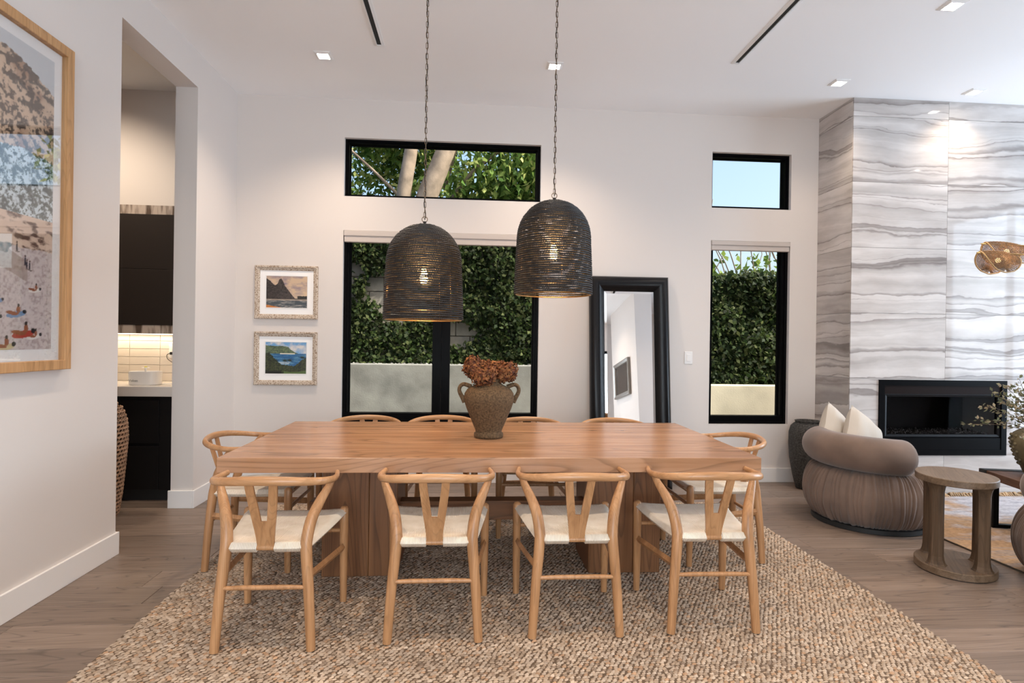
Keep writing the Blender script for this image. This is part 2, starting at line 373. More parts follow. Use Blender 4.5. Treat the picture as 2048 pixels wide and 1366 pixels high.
def grid_wall(name, us, vs, holes, d0, d1, mapf, mat):
    """one welded wall mesh with rectangular holes; mapf(u, v, d) -> xyz"""
    us = sorted(set(us)); vs = sorted(set(vs)); idx = {}; V = []; Fc = []
    def vid(i, j, d):
        if (i, j, d) not in idx: idx[(i, j, d)] = len(V); V.append(mapf(us[i], vs[j], d1 if d else d0))
        return idx[(i, j, d)]
    def solid(i, j):
        if i < 0 or j < 0 or i >= len(us)-1 or j >= len(vs)-1: return False
        cu, cv = (us[i]+us[i+1])/2, (vs[j]+vs[j+1])/2
        return not any(a < cu < b and c < cv < d for a, b, c, d in holes)
    for i in range(len(us)-1):
        for j in range(len(vs)-1):
            if not solid(i, j): continue
            for d in (0, 1): Fc.append((vid(i, j, d), vid(i+1, j, d), vid(i+1, j+1, d), vid(i, j+1, d)))
            for (di, dj, a, b) in ((-1, 0, (i, j), (i, j+1)), (1, 0, (i+1, j), (i+1, j+1)), (0, -1, (i, j), (i+1, j)), (0, 1, (i, j+1), (i+1, j+1))):
                if not solid(i+di, j+dj): Fc.append((vid(*a, 0), vid(*b, 0), vid(*b, 1), vid(*a, 1)))
    m = MB(); m.v = V; m.f = Fc
    o = m.build(name, mat); o['kind'] = 'structure'; return o
def struct(o): o['kind'] = 'structure'; return o

WX0, WX1, WZ0, WZ1, WT0, WT1 = -1.169, .641, .555, 2.32, 2.632, 3.167
VX0, VX1 = 2.293, 3.080
grid_wall('wall_back', [XP, WX0, WX1, VX0, VX1, XR+.2], [0, WZ0, WZ1, WT0, WT1, H],
          [(WX0, WX1, WZ0, WZ1), (WX0, WX1, WT0, WT1), (VX0, VX1, WZ0, WZ1), (VX0, VX1, WT0, WT1)], D, D+.2, lambda u, v, d: (u, d, v), W_['wall'])
grid_wall('wall_left', [YR, Y1, Y2, D], [0, ZO, H], [(Y1, Y2, 0, ZO)], L_, L_-TH, lambda u, v, d: (d, u, v), W_['wall'])
grid_wall('wall_right', [YR, 1.64, 4.75, D], [0, 3.2, H], [(1.64, 4.75, 0, 3.2)], XR, XR+.2, lambda u, v, d: (d, u, v), W_['wall'])
grid_wall('wall_rear', [XP, -1.5, 2.1, XR+.2], [0, 2.85, H], [(-1.5, 2.1, 0, 2.85)], YR, YR-.2, lambda u, v, d: (u, d, v), W_['wall'])  # rear glass opening is unseen, added to let fill light in
struct(MB().box(3.2, 3.75, -2.2, -.29, 0, H).build('wall_partition', W_['wall']))
struct(MB().box(XP-.15, XP, YR, D, 0, H).build('wall_pantry', W_['wall']))
struct(MB().box(XP-.15, XR+.2, YR-.2, D+.2, H, H+.15).build('ceiling', W_['ceil']))
# floor: slab and separate planks
floor = struct(MB().box(XP-.15, XR+.2, YR-.2, D+.2, -.12, -.010).build('floor', W_['subfloor']))
PW = .208
def plank_mesh(Ln):
    c = .0022; x, y, z0, z1 = Ln/2-.0008, PW/2-.0008, -.010, 0.0
    V = [(sx*x, sy*y, z0) for sy in (-1, 1) for sx in (-1, 1)]+[(sx*x, sy*y, z1-c) for sy in (-1, 1) for sx in (-1, 1)]+[(sx*(x-c), sy*(y-c), z1) for sy in (-1, 1) for sx in (-1, 1)]
    Fc = [(8, 9, 11, 10)]
    for a in (0, 4): Fc += [(a+0, a+1, a+5, a+4), (a+1, a+3, a+7, a+5), (a+3, a+2, a+6, a+7), (a+2, a+0, a+4, a+6)]
    m = MB(); m.add(V, Fc); return m
plank0 = None
for k in range(-26, 15):
    yc = 2.39+PW*(k+.5)
    if yc-PW/2 > D+.05: break
    if yc < YR: continue
    x = XP-random.uniform(0, 1.9)
    while x < XR+.1:
        Ln = 1.9
        if plank0 is None:
            plank0 = plank_mesh(Ln).build('plank', W_['floor'], floor, loc=(x+Ln/2, yc, 0))
        else: inst(plank0, (x+Ln/2, yc, 0))
        x += Ln
# baseboards
BH, BT = .136, .015
def baseboard(name, x0, x1, y0, y1): struct(MB().box(x0, x1, y0, y1, 0, BH).build(name, W_['trim'], bevel=.003))
baseboard('baseboard_left', L_, L_+BT, YR, Y1+BT)
baseboard('baseboard_left_end', L_-TH-BT, L_, Y1, Y1+BT)
baseboard('baseboard_left_far', L_, L_+BT, Y2-BT, D-BT)
baseboard('baseboard_jamb', L_-TH-BT, L_, Y2-BT, Y2)
baseboard('baseboard_back', L_, 3.352, D-BT, D)
baseboard('baseboard_partition', 3.185, 3.2, -2.2, -.29)

# ------------------------------------------------------------------ windows
def window(idx, x0, x1, z0, z1, mull=None, sash=.030, bottom=.03):
    W, Hh = x1-x0, z1-z0; cx, cz = (x0+x1)/2, (z0+z1)/2
    f = MB().frame(W, Hh, [(0, 0), (sash*.55, 0), (sash*.55, .02), (sash, .02), (sash, .075), (sash*1.25, .075), (sash*1.25, .10), (0, .10)]).build('window_%d' % idx, W_['black'], loc=(cx, D+.042, cz)); f['kind'] = 'structure'
    if bottom > sash: MB().box(-W/2+.002, W/2-.002, .012, .098, -Hh/2+.002, -Hh/2+bottom).build('bottom_rail', W_['black'], f)
    edges = [-W/2+sash*1.2]+([mull[0]-cx, mull[1]-cx] if mull else [])+[W/2-sash*1.2]
    if mull:
        c = (mull[0]+mull[1])/2-cx
        for s in (-1, 1): MB().box(c+(s-1)*.5*(mull[1]-mull[0])*.5+(.0 if s < 0 else .002), c+(s+1)*.5*(mull[1]-mull[0])*.5, .01 if s < 0 else .025, .085, -Hh/2+.01, Hh/2-.01).build('mullion', W_['black'], f)
    for a in range(0, len(edges), 2):
        MB().box(edges[a], edges[a+1], .082, .088, -Hh/2+bottom*1.0, Hh/2-sash*1.2).build('pane', W_['glass'], f)
    return f
window(1, WX0, WX1, WT0, WT1)
window(2, WX0, WX1, WZ0, WZ1, mull=(-.349, -.186), sash=.042, bottom=.085)
window(3, VX0, VX1, WT0, WT1)
window(4, VX0, VX1, WZ0, WZ1, sash=.045, bottom=.075)
for nm, x0, x1, zb, lab in (('roller_shade', WX0, WX1, 2.214, 'raised beige roller shade at the top of the wide lower window'), ('roller_shade', VX0, VX1, 2.228, 'raised beige roller shade at the top of the narrow window beside the fireplace')):
    t = empty(nm, ((x0+x1)/2, D+.02, zb), 0, lab, 'roller shade', 'roller shades'); w = (x1-x0)/2-.003; hh = WZ1-zb-.002
    MB().box(-w, w, -.028, .035, hh*.52, hh).build('cassette', W_['shade_cloth'], t, bevel=.006)
    MB().box(-w+.004, w-.004, -.018, .03, 0, hh*.53).build('hem_bar', W_['shade_cloth'], t, bevel=.004)
# glass doors (right wall; rear one unseen, added for fill light), frames with bars
def glass_door(name, origin, rz, W, Hh, n):
    t = empty(name, origin, rz); t['kind'] = 'structure'
    MB().frame(W, Hh, [(0, 0), (.06, 0), (.06, .1), (0, .1)]).build('door_frame', W_['black'], t, loc=(0, 0, Hh/2))
    for i in range(1, n): MB().box(-W/2+W*i/n-.03, -W/2+W*i/n+.03, .02, .08, .06, Hh-.06).build('stile', W_['black'], t)
    MB().box(-W/2+.06, W/2-.06, .045, .05, .06, Hh-.06).build('pane', W_['glass'], t)
glass_door('door_1', (XR+.02, 3.195, 0), -PI/2, 3.11, 3.2, 3)
glass_door('added_door_rear', (.3, YR-.02, 0), PI, 3.6, 2.85, 3)

# ------------------------------------------------------------------ ceiling fittings
def make_downlight():
    t = empty('recessed_downlight'); t['category'] = 'ceiling light'; t['group'] = 'recessed ceiling downlights'
    MB().frame(.125, .125, [(0, 0), (.004, .003), (.02, .003), (.02, -.012), (0, -.004)]).build('trim', W_['white'], t).rotation_euler = (PI/2, 0, 0)
    MB().box(-.043, .043, -.043, .043, -.004, -.001).build('lens', W_['lens'], t)
    return t
dl0 = make_downlight()
DL = [(-1.163, 4.627, 'recessed downlight in the ceiling above the small framed paintings'),
      (.640, 4.615, 'recessed downlight in the ceiling behind the chain of the higher pendant lamp'),
      (3.04, 4.67, 'recessed downlight at the corner of the marble chimney wall'),
      (4.279, 4.715, 'recessed downlight in front of the marble fireplace wall'),
      (3.055, 3.538, 'recessed downlight at the top right, nearest the camera'),
      (-1.163, 2.0, 'added unseen downlight over the near left of the room'), (.640, 2.0, 'added unseen downlight over the near middle of the room'),  # from here on: unseen downlights added to light the room
      (3.05, 1.2, 'added unseen downlight over the near right of the room'), (5.5, 3.0, 'added unseen downlight over the right of the living area'),
      (.640, -.9, 'added unseen downlight over the rear of the room'), (-1.163, -.9, 'added unseen downlight over the rear left of the room'),
      (2.3, -1.2, 'added unseen downlight over the passage behind the camera')]
DLP = 80
for i, (x, y, lab) in enumerate(DL):
    o = dl0 if i == 0 else dup(dl0)
    o.location = (x, y, H); o['label'] = lab
    light('downlight_beam', 'SPOT', (x, y, H-.02), DLP*(.4 if i in (2, 3) else 1.15), (1.0, .79, .60), (0, 0, 0), spot_size=math.radians(125), spot_blend=.9, shadow_soft_size=.05)
for x, lab in ((-.704, 'black slot air vent in the ceiling left of the pendant chains'), (2.041, 'white edged slot air vent in the ceiling to the right of the pendants')):
    t = empty('slot_vent', (x, 4.435, H), 0, lab, 'air vent', 'ceiling slot vents')
    MB().frame(.075, 1.75, [(0, 0), (.002, .004), (.021, .004), (.021, -.01), (.0, -.004)]).build('vent_frame', W_['white'], t, loc=(0, -.872, 0)).rotation_euler = (PI/2, 0, 0)
    MB().box(-.0165, .0165, -1.725, -.02, -.0025, -.0005).build('slot', W_['plinth'], t)

# ------------------------------------------------------------------ marble chimney breast
FX0, FX1, FZ0, FZ1, FY = 3.622, 4.830, .360, 1.031, 4.933
MX0, MX1 = 3.352, 5.15
chim = grid_wall('wall_chimney', [MX0+.012, FX0, FX1, MX1-.012], [0, FZ0, FZ1, H], [(FX0, FX1, FZ0, FZ1)], FY+.012, D-.001, lambda u, v, d: (u, d, v), plain('mortar_bed', (.45, .43, .42), .8))
rows = [0, .46, 1.04, 1.62, 2.2, 2.78, 3.36, H]
cols = [MX0, 4.243, MX1]
G = .0012
for ci in range(2):
    for ri in range(len(rows)-1):
        x0, x1, z0, z1 = cols[ci]+G, cols[ci+1]-G, rows[ri]+G, rows[ri+1]-G
        rects = [(x0, x1, z0, z1)]
        # cut the fireplace opening out of the tiles that meet it
        out = []
        for (a, b, c, d) in rects:
            if b <= FX0 or a >= FX1 or d <= FZ0 or c >= FZ1: out.append((a, b, c, d)); continue
            if c < FZ0: out.append((a, b, c, FZ0))
            if d > FZ1: out.append((a, b, FZ1, d))
            lo, hi = max(c, FZ0+G), min(d, FZ1-G)
            if hi-lo > .03:
                if a < FX0: out.append((a, FX0-G, lo, hi))
                if b > FX1: out.append((FX1+G, b, lo, hi))
        for (a, b, c, d) in out:
            MB().box(-(b-a)/2, (b-a)/2, 0, .011, -(d-c)/2, (d-c)/2).build('tile', W_['marble'], chim, loc=((a+b)/2, FY, (c+d)/2))
for ri in range(len(rows)-1):
    z0, z1 = rows[ri]+G, rows[ri+1]-G
    MB().box(0, .011, FY+.0125-(FY+D)/2, (D-FY)/2-.002, -(z1-z0)/2, (z1-z0)/2).build('tile', W_['marble'], chim, loc=(MX0, (FY+D)/2, (z0+z1)/2))
# fireplace insert
fp = empty('fireplace_insert', ((FX0+FX1)/2, FY, FZ0), 0, 'black framed gas fireplace set into the banded marble wall', 'fireplace')
fw, fh = FX1-FX0, FZ1-FZ0
MB().frame(fw, fh, [(0, -.012), (.05, -.012), (.05, .02), (.0, .02)]).build('outer_frame', W_['black'], fp, loc=(0, 0, fh/2))
MB().box(-fw/2+.05, fw/2-.05, .0, .014, fh-.125, fh-.05).build('top_panel', plain('fireplace_enamel', (.014, .009, .008), .4, spec=.03), fp)
MB().box(-fw/2+.05, fw/2-.05, -.006, .014, .03, .155).build('bottom_panel', W_['black'], fp)
MB().frame(fw-.10, fh-.275, [(0, .004), (.012, -.004), (.03, .004), (.03, .03), (0, .03)]).build('glass_frame', plain('fireplace_satin_black', (.010, .010, .011), .3, spec=.06), fp, loc=(0, 0, (.155+fh-.12)/2))
MB().box(-fw/2+.05, fw/2-.05, .41, .43, .05, fh-.05).build('back_panel', plain('firebox_black', (.012, .011, .011), .5), fp)
MB().box(-fw/2+.05, fw/2-.05, .03, .41, .12, .165).build('firebox_floor', W_['plinth'], fp)
MB().box(-fw/2+.075, fw/2-.075, .016, .020, .17, fh-.135).build('glass', glass_mat('fireplace_glass', (.6, .58, .57), .03), fp)
n = 2600; cx = rng.uniform(-.5, .5, n); cy = rng.uniform(.06, .36, n); cz = .17+rng.uniform(0, .02, n); sz = rng.uniform(.006, .013, n)
dirs = np.array([(1, 0, 0), (-1, 0, 0), (0, 1, 0), (0, -1, 0), (0, 0, 1), (0, 0, -1)], float)
V = (np.stack([cx, cy, cz], 1)[:, None]+dirs[None]*sz[:, None, None]*rng.uniform(.5, 1.2, (n, 6, 1))).reshape(-1, 3)
tri = np.array([(0, 2, 4), (2, 1, 4), (1, 3, 4), (3, 0, 4), (2, 0, 5), (1, 2, 5), (3, 1, 5), (0, 3, 5)])
gcol = np.repeat(rng.choice([.03, .06, .12, .35], n)[:, None]*np.array([[1, 1, 1.05]]), 6, 0)
gl = colattr('fire_glass', .12); np_mesh('fire_glass_gravel', V, (tri[None]+np.arange(n)[:, None, None]*6).reshape(-1, 3), gl, fp, gcol, kind='stuff')

# ------------------------------------------------------------------ jute rug
RX0, RX1, RY0, RY1 = -1.515, 2.155, 1.96, 4.72
rug = MB().box(RX0+.01, RX1-.01, RY0+.01, RY1-.01, .0, .008).build('jute_rug', plain('jute_backing', (.12, .08, .05), .95))
tag(rug, 'large braided natural jute rug under the dining table', 'rug')
nx, ny = int((RX1-RX0)/.0215), int((RY1-RY0)/.0150)
gx, gy = np.meshgrid(np.arange(nx), np.arange(ny)); gx = gx.ravel(); gy = gy.ravel(); n = len(gx)
X = RX0+.012+(gx+(gy*.382) % 1)*.0215+rng.normal(0, .0030, n); Y = RY0+.010+gy*.0150+rng.normal(0, .0013, n)
ang = np.radians(24)+rng.normal(0, .22, n)
la, lb, lh = rng.uniform(.0125, .0160, n), rng.uniform(.0068, .0088, n), rng.uniform(.006, .0115, n)
ring = [(1.0, 0, .1), (.55, .9, .35), (-.45, .95, .3), (-1.0, 0, -.1), (-.55, -.9, .2), (.45, -.95, .25)]
top = [(.35, .12, 1.0), (-.35, -.05, .85)]
T = np.array(ring+top)
loc = np.stack([T[None, :, 0]*la[:, None], T[None, :, 1]*lb[:, None], T[None, :, 2]*lh[:, None]], 2)
ca, sa = np.cos(ang)[:, None], np.sin(ang)[:, None]
V = np.stack([loc[..., 0]*ca-loc[..., 1]*sa+X[:, None], loc[..., 0]*sa+loc[..., 1]*ca+Y[:, None], loc[..., 2]+.005], 2).reshape(-1, 3)
tri = np.array([(0, 1, 6), (1, 2, 6), (2, 7, 6), (2, 3, 7), (3, 4, 7), (4, 5, 7), (5, 6, 7), (5, 0, 6)])
base = np.array([.37, .275, .192]); alt = np.array([.48, .39, .305]); red = np.array([.40, .255, .155]); dk = np.array([.26, .19, .135])
w = rng.random((n, 1)); k = rng.random(n)
patch = (np.sin(X*5.1+Y*2.3)+np.sin(Y*23+X*.9)+rng.normal(0, .8, n))[:, None]*.05
colr = base*(1-w)+alt*w; colr[k < .10] = red; colr[k > .91] = dk
colr = np.clip(colr*(1+patch+rng.normal(0, .10, (n, 1))), .02, .9)
cv = np.repeat(colr[:, None], 8, 1).reshape(-1, 3)
np_mesh('woven_yarn', V, (tri[None]+np.arange(n)[:, None, None]*8).reshape(-1, 3), W_['jute'], rug, cv, smooth=True, kind='stuff')
RZ = .010

# ------------------------------------------------------------------ dining table
TX0, TX1, TY0, TY1, TZ, TT = -1.176, 1.466, 2.828, 4.067, .76, .0715
tb = empty('dining_table', ((TX0+TX1)/2, (TY0+TY1)/2, RZ), 0, 'long rectangular honey wood dining table with two slab pedestals', 'table')
tw, td = (TX1-TX0)/2, (TY1-TY0)/2
nb = 6
for i in range(nb):
    y0, y1 = -td+2*td*i/nb, -td+2*td*(i+1)/nb
    MB().box(-tw, tw, y0+.0004, y1-.0004, TZ-TT-RZ, TZ-RZ).build('tabletop_plank', W_['table'], tb, bevel=.0016, seg=1)
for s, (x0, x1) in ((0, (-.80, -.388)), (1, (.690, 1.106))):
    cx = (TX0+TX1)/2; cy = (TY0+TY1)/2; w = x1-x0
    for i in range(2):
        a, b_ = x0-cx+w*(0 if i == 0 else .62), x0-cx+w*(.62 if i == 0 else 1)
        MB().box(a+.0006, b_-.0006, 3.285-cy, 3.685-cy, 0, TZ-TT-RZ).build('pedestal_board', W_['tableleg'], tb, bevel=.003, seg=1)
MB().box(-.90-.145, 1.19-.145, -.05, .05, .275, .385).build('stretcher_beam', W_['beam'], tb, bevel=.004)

# ------------------------------------------------------------------ wishbone chairs
def spline(pts, m=8):
    P = [Vector(p) for p in pts]; out = []
    for i in range(len(P)-1):
        p0, p1, p2, p3 = P[max(i-1, 0)], P[i], P[i+1], P[min(i+2, len(P)-1)]
        for k in range(m):
            t = k/m; out.append(.5*((2*p1)+(-p0+p2)*t+(2*p0-5*p1+4*p2-p3)*t*t+(-p0+3*p1-3*p2+p3)*t**3))
    out.append(P[-1]); return out
def lerp_r(rs, m): 
    out = []
    for i in range(len(rs)-1):
        for k in range(m): out.append(rs[i]+(rs[i+1]-rs[i])*k/m)
    return out+[rs[-1]]
def make_chair():
    t = empty('wishbone_chair'); t['category'] = 'chair'; t['group'] = 'wishbone chairs around the dining table'
    cw = W_['chair']
    for s in (-1, 1):
        pts = [(s*.1975, -.003, 0), (s*.184, .008, .21), (s*.167, .022, .40), (s*.166, .032, .46), (s*.178, .055, .535), (s*.203, .088, .60), (s*.231, .125, .655), (s*.245, .15, .692)]
        MB().tube(spline(pts, 5), lerp_r([.0190, .0220, .0245, .025, .0245, .0215, .0165, .0120], 5), 14).build('rear_leg', cw, t, smooth='auto')
        fl = [(s*.2325, .462, 0), (s*.2325, .461, .15), (s*.2325, .46, .40), (s*.2325, .46, .462), (s*.2325, .46, .472), (s*.2325, .46, .477)]
        MB().tube(fl, [.0165, .0195, .0220, .0215, .0155, .006], 14).build('front_leg', cw, t, smooth='auto')
        MB().tube([(s*.182, .02, .305), (s*.2325, .45, .275)], .0165, 4, flat=(1.15, .62)).build('side_stretcher', cw, t)
        MB().tube([(s*.170, .03, .430), (s*.2300, .455, .449)], .0070, 8).build('side_rail', cw, t, smooth=True)
    a = [(-.245, .235, .696), (-.2545, .18, .692), (-.2535, .115, .694), (-.226, .035, .704), (-.165, -.022, .715), (-.085, -.047, .722), (0, -.054, .7245)]
    a = a+[(-x, y, z) for x, y, z in a[-2::-1]]
    rr = [.0125, .0140, .0150, .0160, .0178, .0190, .0195]; rr = rr+rr[-2::-1]
    path = spline(a, 6); rad = lerp_r(rr, 6); path = [path[0]+(path[0]-path[1]).normalized()*.006]+path+[path[-1]+(path[-1]-path[-2]).normalized()*.006]
    MB().tube(path, [.006]+rad+[.006], 14, flat=(1.0, .78)).build('back_rail', W_['rail'], t, smooth='auto')
    # Y splat
    zs = [.425, .47, .51, .532, .545, .58, .62, .66, .69, .716]
    out = [.0345, .0375, .0425, .046, .0478, .0525, .0575, .062, .065, .0665]
    inn = [.011, .011, .011, .0112, .0125, .0165, .0215, .0268, .030, .0325]
    V = []; Fc = []; R = lambda z: .022-.074*((z-.425)/.29)**1.15
    for i, z in enumerate(zs):
        for d in (-.0055, .0055):
            for x in (-out[i], -inn[i], inn[i], out[i]): V.append((x, R(z)+d, z))
    for i in range(len(zs)-1):
        a0, b0 = i*8, (i+1)*8
        for c in (0, 1, 2):
            if c == 1 and i >= 4: continue
            for d in (0, 4): Fc.append((a0+d+c, a0+d+c+1, b0+d+c+1, b0+d+c))
        for c in ((0, 3) if i < 4 else (0, 1, 2, 3)): Fc.append((a0+c, b0+c, b0+c+4, a0+c+4))
    Fc.append((4*8+1, 4*8+2, 4*8+6, 4*8+5)); Fc.append((0, 1, 2, 3, 7, 6, 5, 4))
    for c in (0, 2): q = (len(zs)-1)*8; Fc.append((q+c, q+c+1, q+c+5, q+c+4))
    MB().add(V, Fc).build('back_splat', cw, t)
    MB().tube([(-.165, .022, .426), (.165, .022, .426)], .0125, 10).build('rear_seat_rail', cw, t, smooth='auto')
    MB().tube([(-.2325, .46, .438), (.2325, .46, .438)], .0125, 10).build('front_seat_rail', cw, t, smooth='auto')
    MB().tube([(-.187, .004, .262), (-.09, .004, .264), (.09, .004, .264), (.187, .004, .262)], [.0085, .0105, .0105, .0085], 10).build('rear_stretcher', cw, t, smooth='auto')
    MB().tube([(-.2325, .461, .355), (.2325, .461, .355)], .0105, 10).build('front_stretcher', cw, t, smooth='auto')
    # woven seat: four triangular fields of cord
    N_ = 28; ss = sorted(set([round(-1+2*i/N_, 4) for i in range(N_+1)]+[-.2, -.185, .185, .2])); ts = [-1+2*i/N_ for i in range(N_+1)]
    V = []; UVc = {}
    def pos(s_, t_, up):
        v = (t_+1)/2; half = .185*(1-v)+.251*v
        y0 = (-.003+.024*min(1, max(0, (abs(s_)-.74)/.16))) if abs(s_) > .192 else .040; y1 = .478-.008*(1-s_*s_)
        y = y0+(y1-y0)*v; x = s_*half
        mid = .428+.010*v+.012*(v**3)*abs(s_)**3-.012*(1-s_*s_)*(1-(2*v-1)**2)
        es = min(1, (1-abs(s_))/.12); et = min(1, (1-abs(t_))/.09)
        hh = .0205*math.sqrt(max(0, 1-(1-es)**2))*math.sqrt(max(0, 1-(1-et)**2))
        # slight puff either side of the diagonals
        hh *= 1+.25*min(.35, abs(abs(s_)-abs(t_)))*up
        return (x, y, mid+(hh if up > 0 else -hh))
    nS, nT = len(ss), len(ts); Fc = []
    for up in (1, -1):
        for t_ in ts:
            for s_ in ss: V.append(pos(s_, t_, up))
    for u in (0, 1):
        o = u*nS*nT
        for j in range(nT-1):
            for i in range(nS-1): Fc.append((o+j*nS+i, o+j*nS+i+1, o+(j+1)*nS+i+1, o+(j+1)*nS+i))
    m = MB(); m.v = V; m.f = Fc
    so = m.build('woven_seat', W_['cord'], t, smooth=True, fix=False)
    me = so.data; uv = me.uv_layers.new(name='UVMap')
    for p in me.polygons:
        c = p.center; v = (c.y-.0)/.475; half = .182*(1-v)+.246*v
        s_, t_ = c.x/max(half, .01), 2*v-1
        side = abs(s_) > abs(t_)
        for li in p.loop_indices:
            q = me.vertices[me.loops[li].vertex_index].co
            uv.data[li].uv = (q.y, q.x) if side else (q.x, q.y)
    return t
chair0 = make_chair(); chair_used = [False]
def place_chair(x, y, rz, lab):
    o = chair0 if not chair_used[0] else dup(chair0); chair_used[0] = True
    o.location = (x, y, RZ+.004); o.rotation_euler = (0, 0, rz); o['label'] = lab
place_chair(-.847, 2.515, .0, 'wishbone chair at the far left of the near row, back to the camera')
place_chair(-.142, 2.557, .0, 'wishbone chair second from left in the near row, in front of the left pedestal')
place_chair(.491, 2.576, .0, 'wishbone chair third from left in the near row, right of the middle gap')
place_chair(1.126, 2.586, -.02, 'wishbone chair at the far right of the near row, back to the camera')
for x, y, lab in ((-.748, 4.40, 'wishbone chair on the far side of the table, nearest the framed paintings'), (-.189, 4.42, 'wishbone chair on the far side of the table, just left of the brown vase'),
                  (.439, 4.345, 'wishbone chair on the far side of the table, just right of the brown vase'), (1.068, 4.315, 'wishbone chair on the far side of the table in front of the leaning mirror')):
    place_chair(x, y, PI, lab)
place_chair(-1.462, 3.583, -PI/2, 'wishbone chair at the left end of the table by the pantry opening')
place_chair(1.771, 3.594, PI/2, 'wishbone chair at the right end of the table toward the fireplace')

# ------------------------------------------------------------------ vase and dried flowers on the table
vx, vy = .117, 3.43
vs = empty('amphora_vase', (vx, vy, TZ), 0, 'two handled brown stoneware vase standing on the dining table', 'vase')
prof = [(.060, 0), (.083, .002), (.0865, .012), (.085, .026), (.076, .033), (.078, .045), (.093, .08), (.112, .125), (.131, .17), (.1445, .21), (.1475, .235), (.143, .26), (.128, .283), (.102, .300), (.080, .309), (.068, .318), (.066, .332), (.073, .343), (.066, .345), (.058, .335), (.055, .315), (.06, .28), (.05, .1)]
MB().lathe(prof, 56, cap1=True).build('body', W_['pottery'], vs, smooth=True)
for s in (-1, 1):
    pts = [(s*.105, 0, .296), (s*.128, 0, .306), (s*.150, 0, .311), (s*.168, 0, .300), (s*.175, 0, .278), (s*.168, 0, .255), (s*.155, 0, .232), (s*.143, 0, .205)]
    MB().tube(spline(pts, 4), lerp_r([.014, .0125, .0115, .011, .011, .012, .013, .013], 4), 10, flat=(1.0, 1.25)).build('handle', W_['pottery'], vs, smooth=True)
def petals(n, c, rad, size, cols, squash=(1, 1, 1), shell=.75):
    d = rng.normal(size=(n, 3)); d /= np.linalg.norm(d, axis=1)[:, None]
    p = np.array(c)+d*np.array(squash)*rad*rng.uniform(shell, 1.0, (n, 1))
    a = rng.normal(size=(n, 3)); a -= d*np.sum(a*d, 1)[:, None]*.6; a /= np.linalg.norm(a, axis=1)[:, None]
    b_ = np.cross(a, d); b_ /= np.linalg.norm(b_, axis=1)[:, None]+1e-9
    s_ = rng.uniform(.6, 1.2, (n, 1))*size; u = np.cross(a, b_)
    q = np.stack([p-a*s_, p+b_*s_*.6+u*s_*.25, p+a*s_, p-b_*s_*.6+u*s_*.25], 1).reshape(-1, 3)
    cc = np.array(cols)[rng.integers(0, len(cols), n)]*rng.uniform(.75, 1.25, (n, 1))
    return q, np.arange(4*n).reshape(n, 4), np.repeat(cc, 4, 0)
rust = [(.19, .062, .018), (.12, .036, .013), (.27, .11, .036), (.08, .022, .010), (.22, .088, .026), (.16, .052, .016)]
drystem = plain('dry_stem', (.10, .05, .02), .8)
for (lobes, lab) in (([(-.098, -.005, .432, .052), (-.085, -.02, .395, .062), (-.125, .0, .40, .036), (-.055, .01, .41, .05)], 'rust brown dried hydrangea head rising at the left of the vase'),
                     ([(-.035, -.05, .355, .072), (.0, -.045, .375, .055), (-.06, -.045, .375, .05)], 'rust brown dried hydrangea head drooping low over the front of the vase'),
                     ([(.020, .035, .400, .055), (.055, .03, .41, .045), (-.01, .03, .415, .04)], 'rust brown dried hydrangea head at the back, above the vase neck'),
                     ([(.098, -.015, .385, .062), (.125, -.005, .405, .045), (.075, -.02, .36, .045), (.12, .0, .365, .042)], 'rust brown dried hydrangea head leaning out at the right of the vase')):
    t = empty('dried_hydrangea', (vx, vy, TZ), 0, lab, 'dried flower', 'dried flowers in the table vase')
    dx, dy, dz, _ = lobes[0]
    MB().tube([(0, 0, .12), (dx*.3, dy*.3, .30), (dx, dy, dz)], .004, 6).build('stem', drystem, t)
    qs, cs = [], []
    for (x, y, z, r) in lobes:
        q, fq, cc = petals(int(520*(r/.055)**2), (x, y, z), r*1.08, .0125, rust, (1, .95, .92), .45); qs.append(q); cs.append(cc)
    q = np.concatenate(qs); np_mesh('petals', q, np.arange(len(q)).reshape(-1, 4), W_['petal'], t, np.concatenate(cs), kind='stuff')

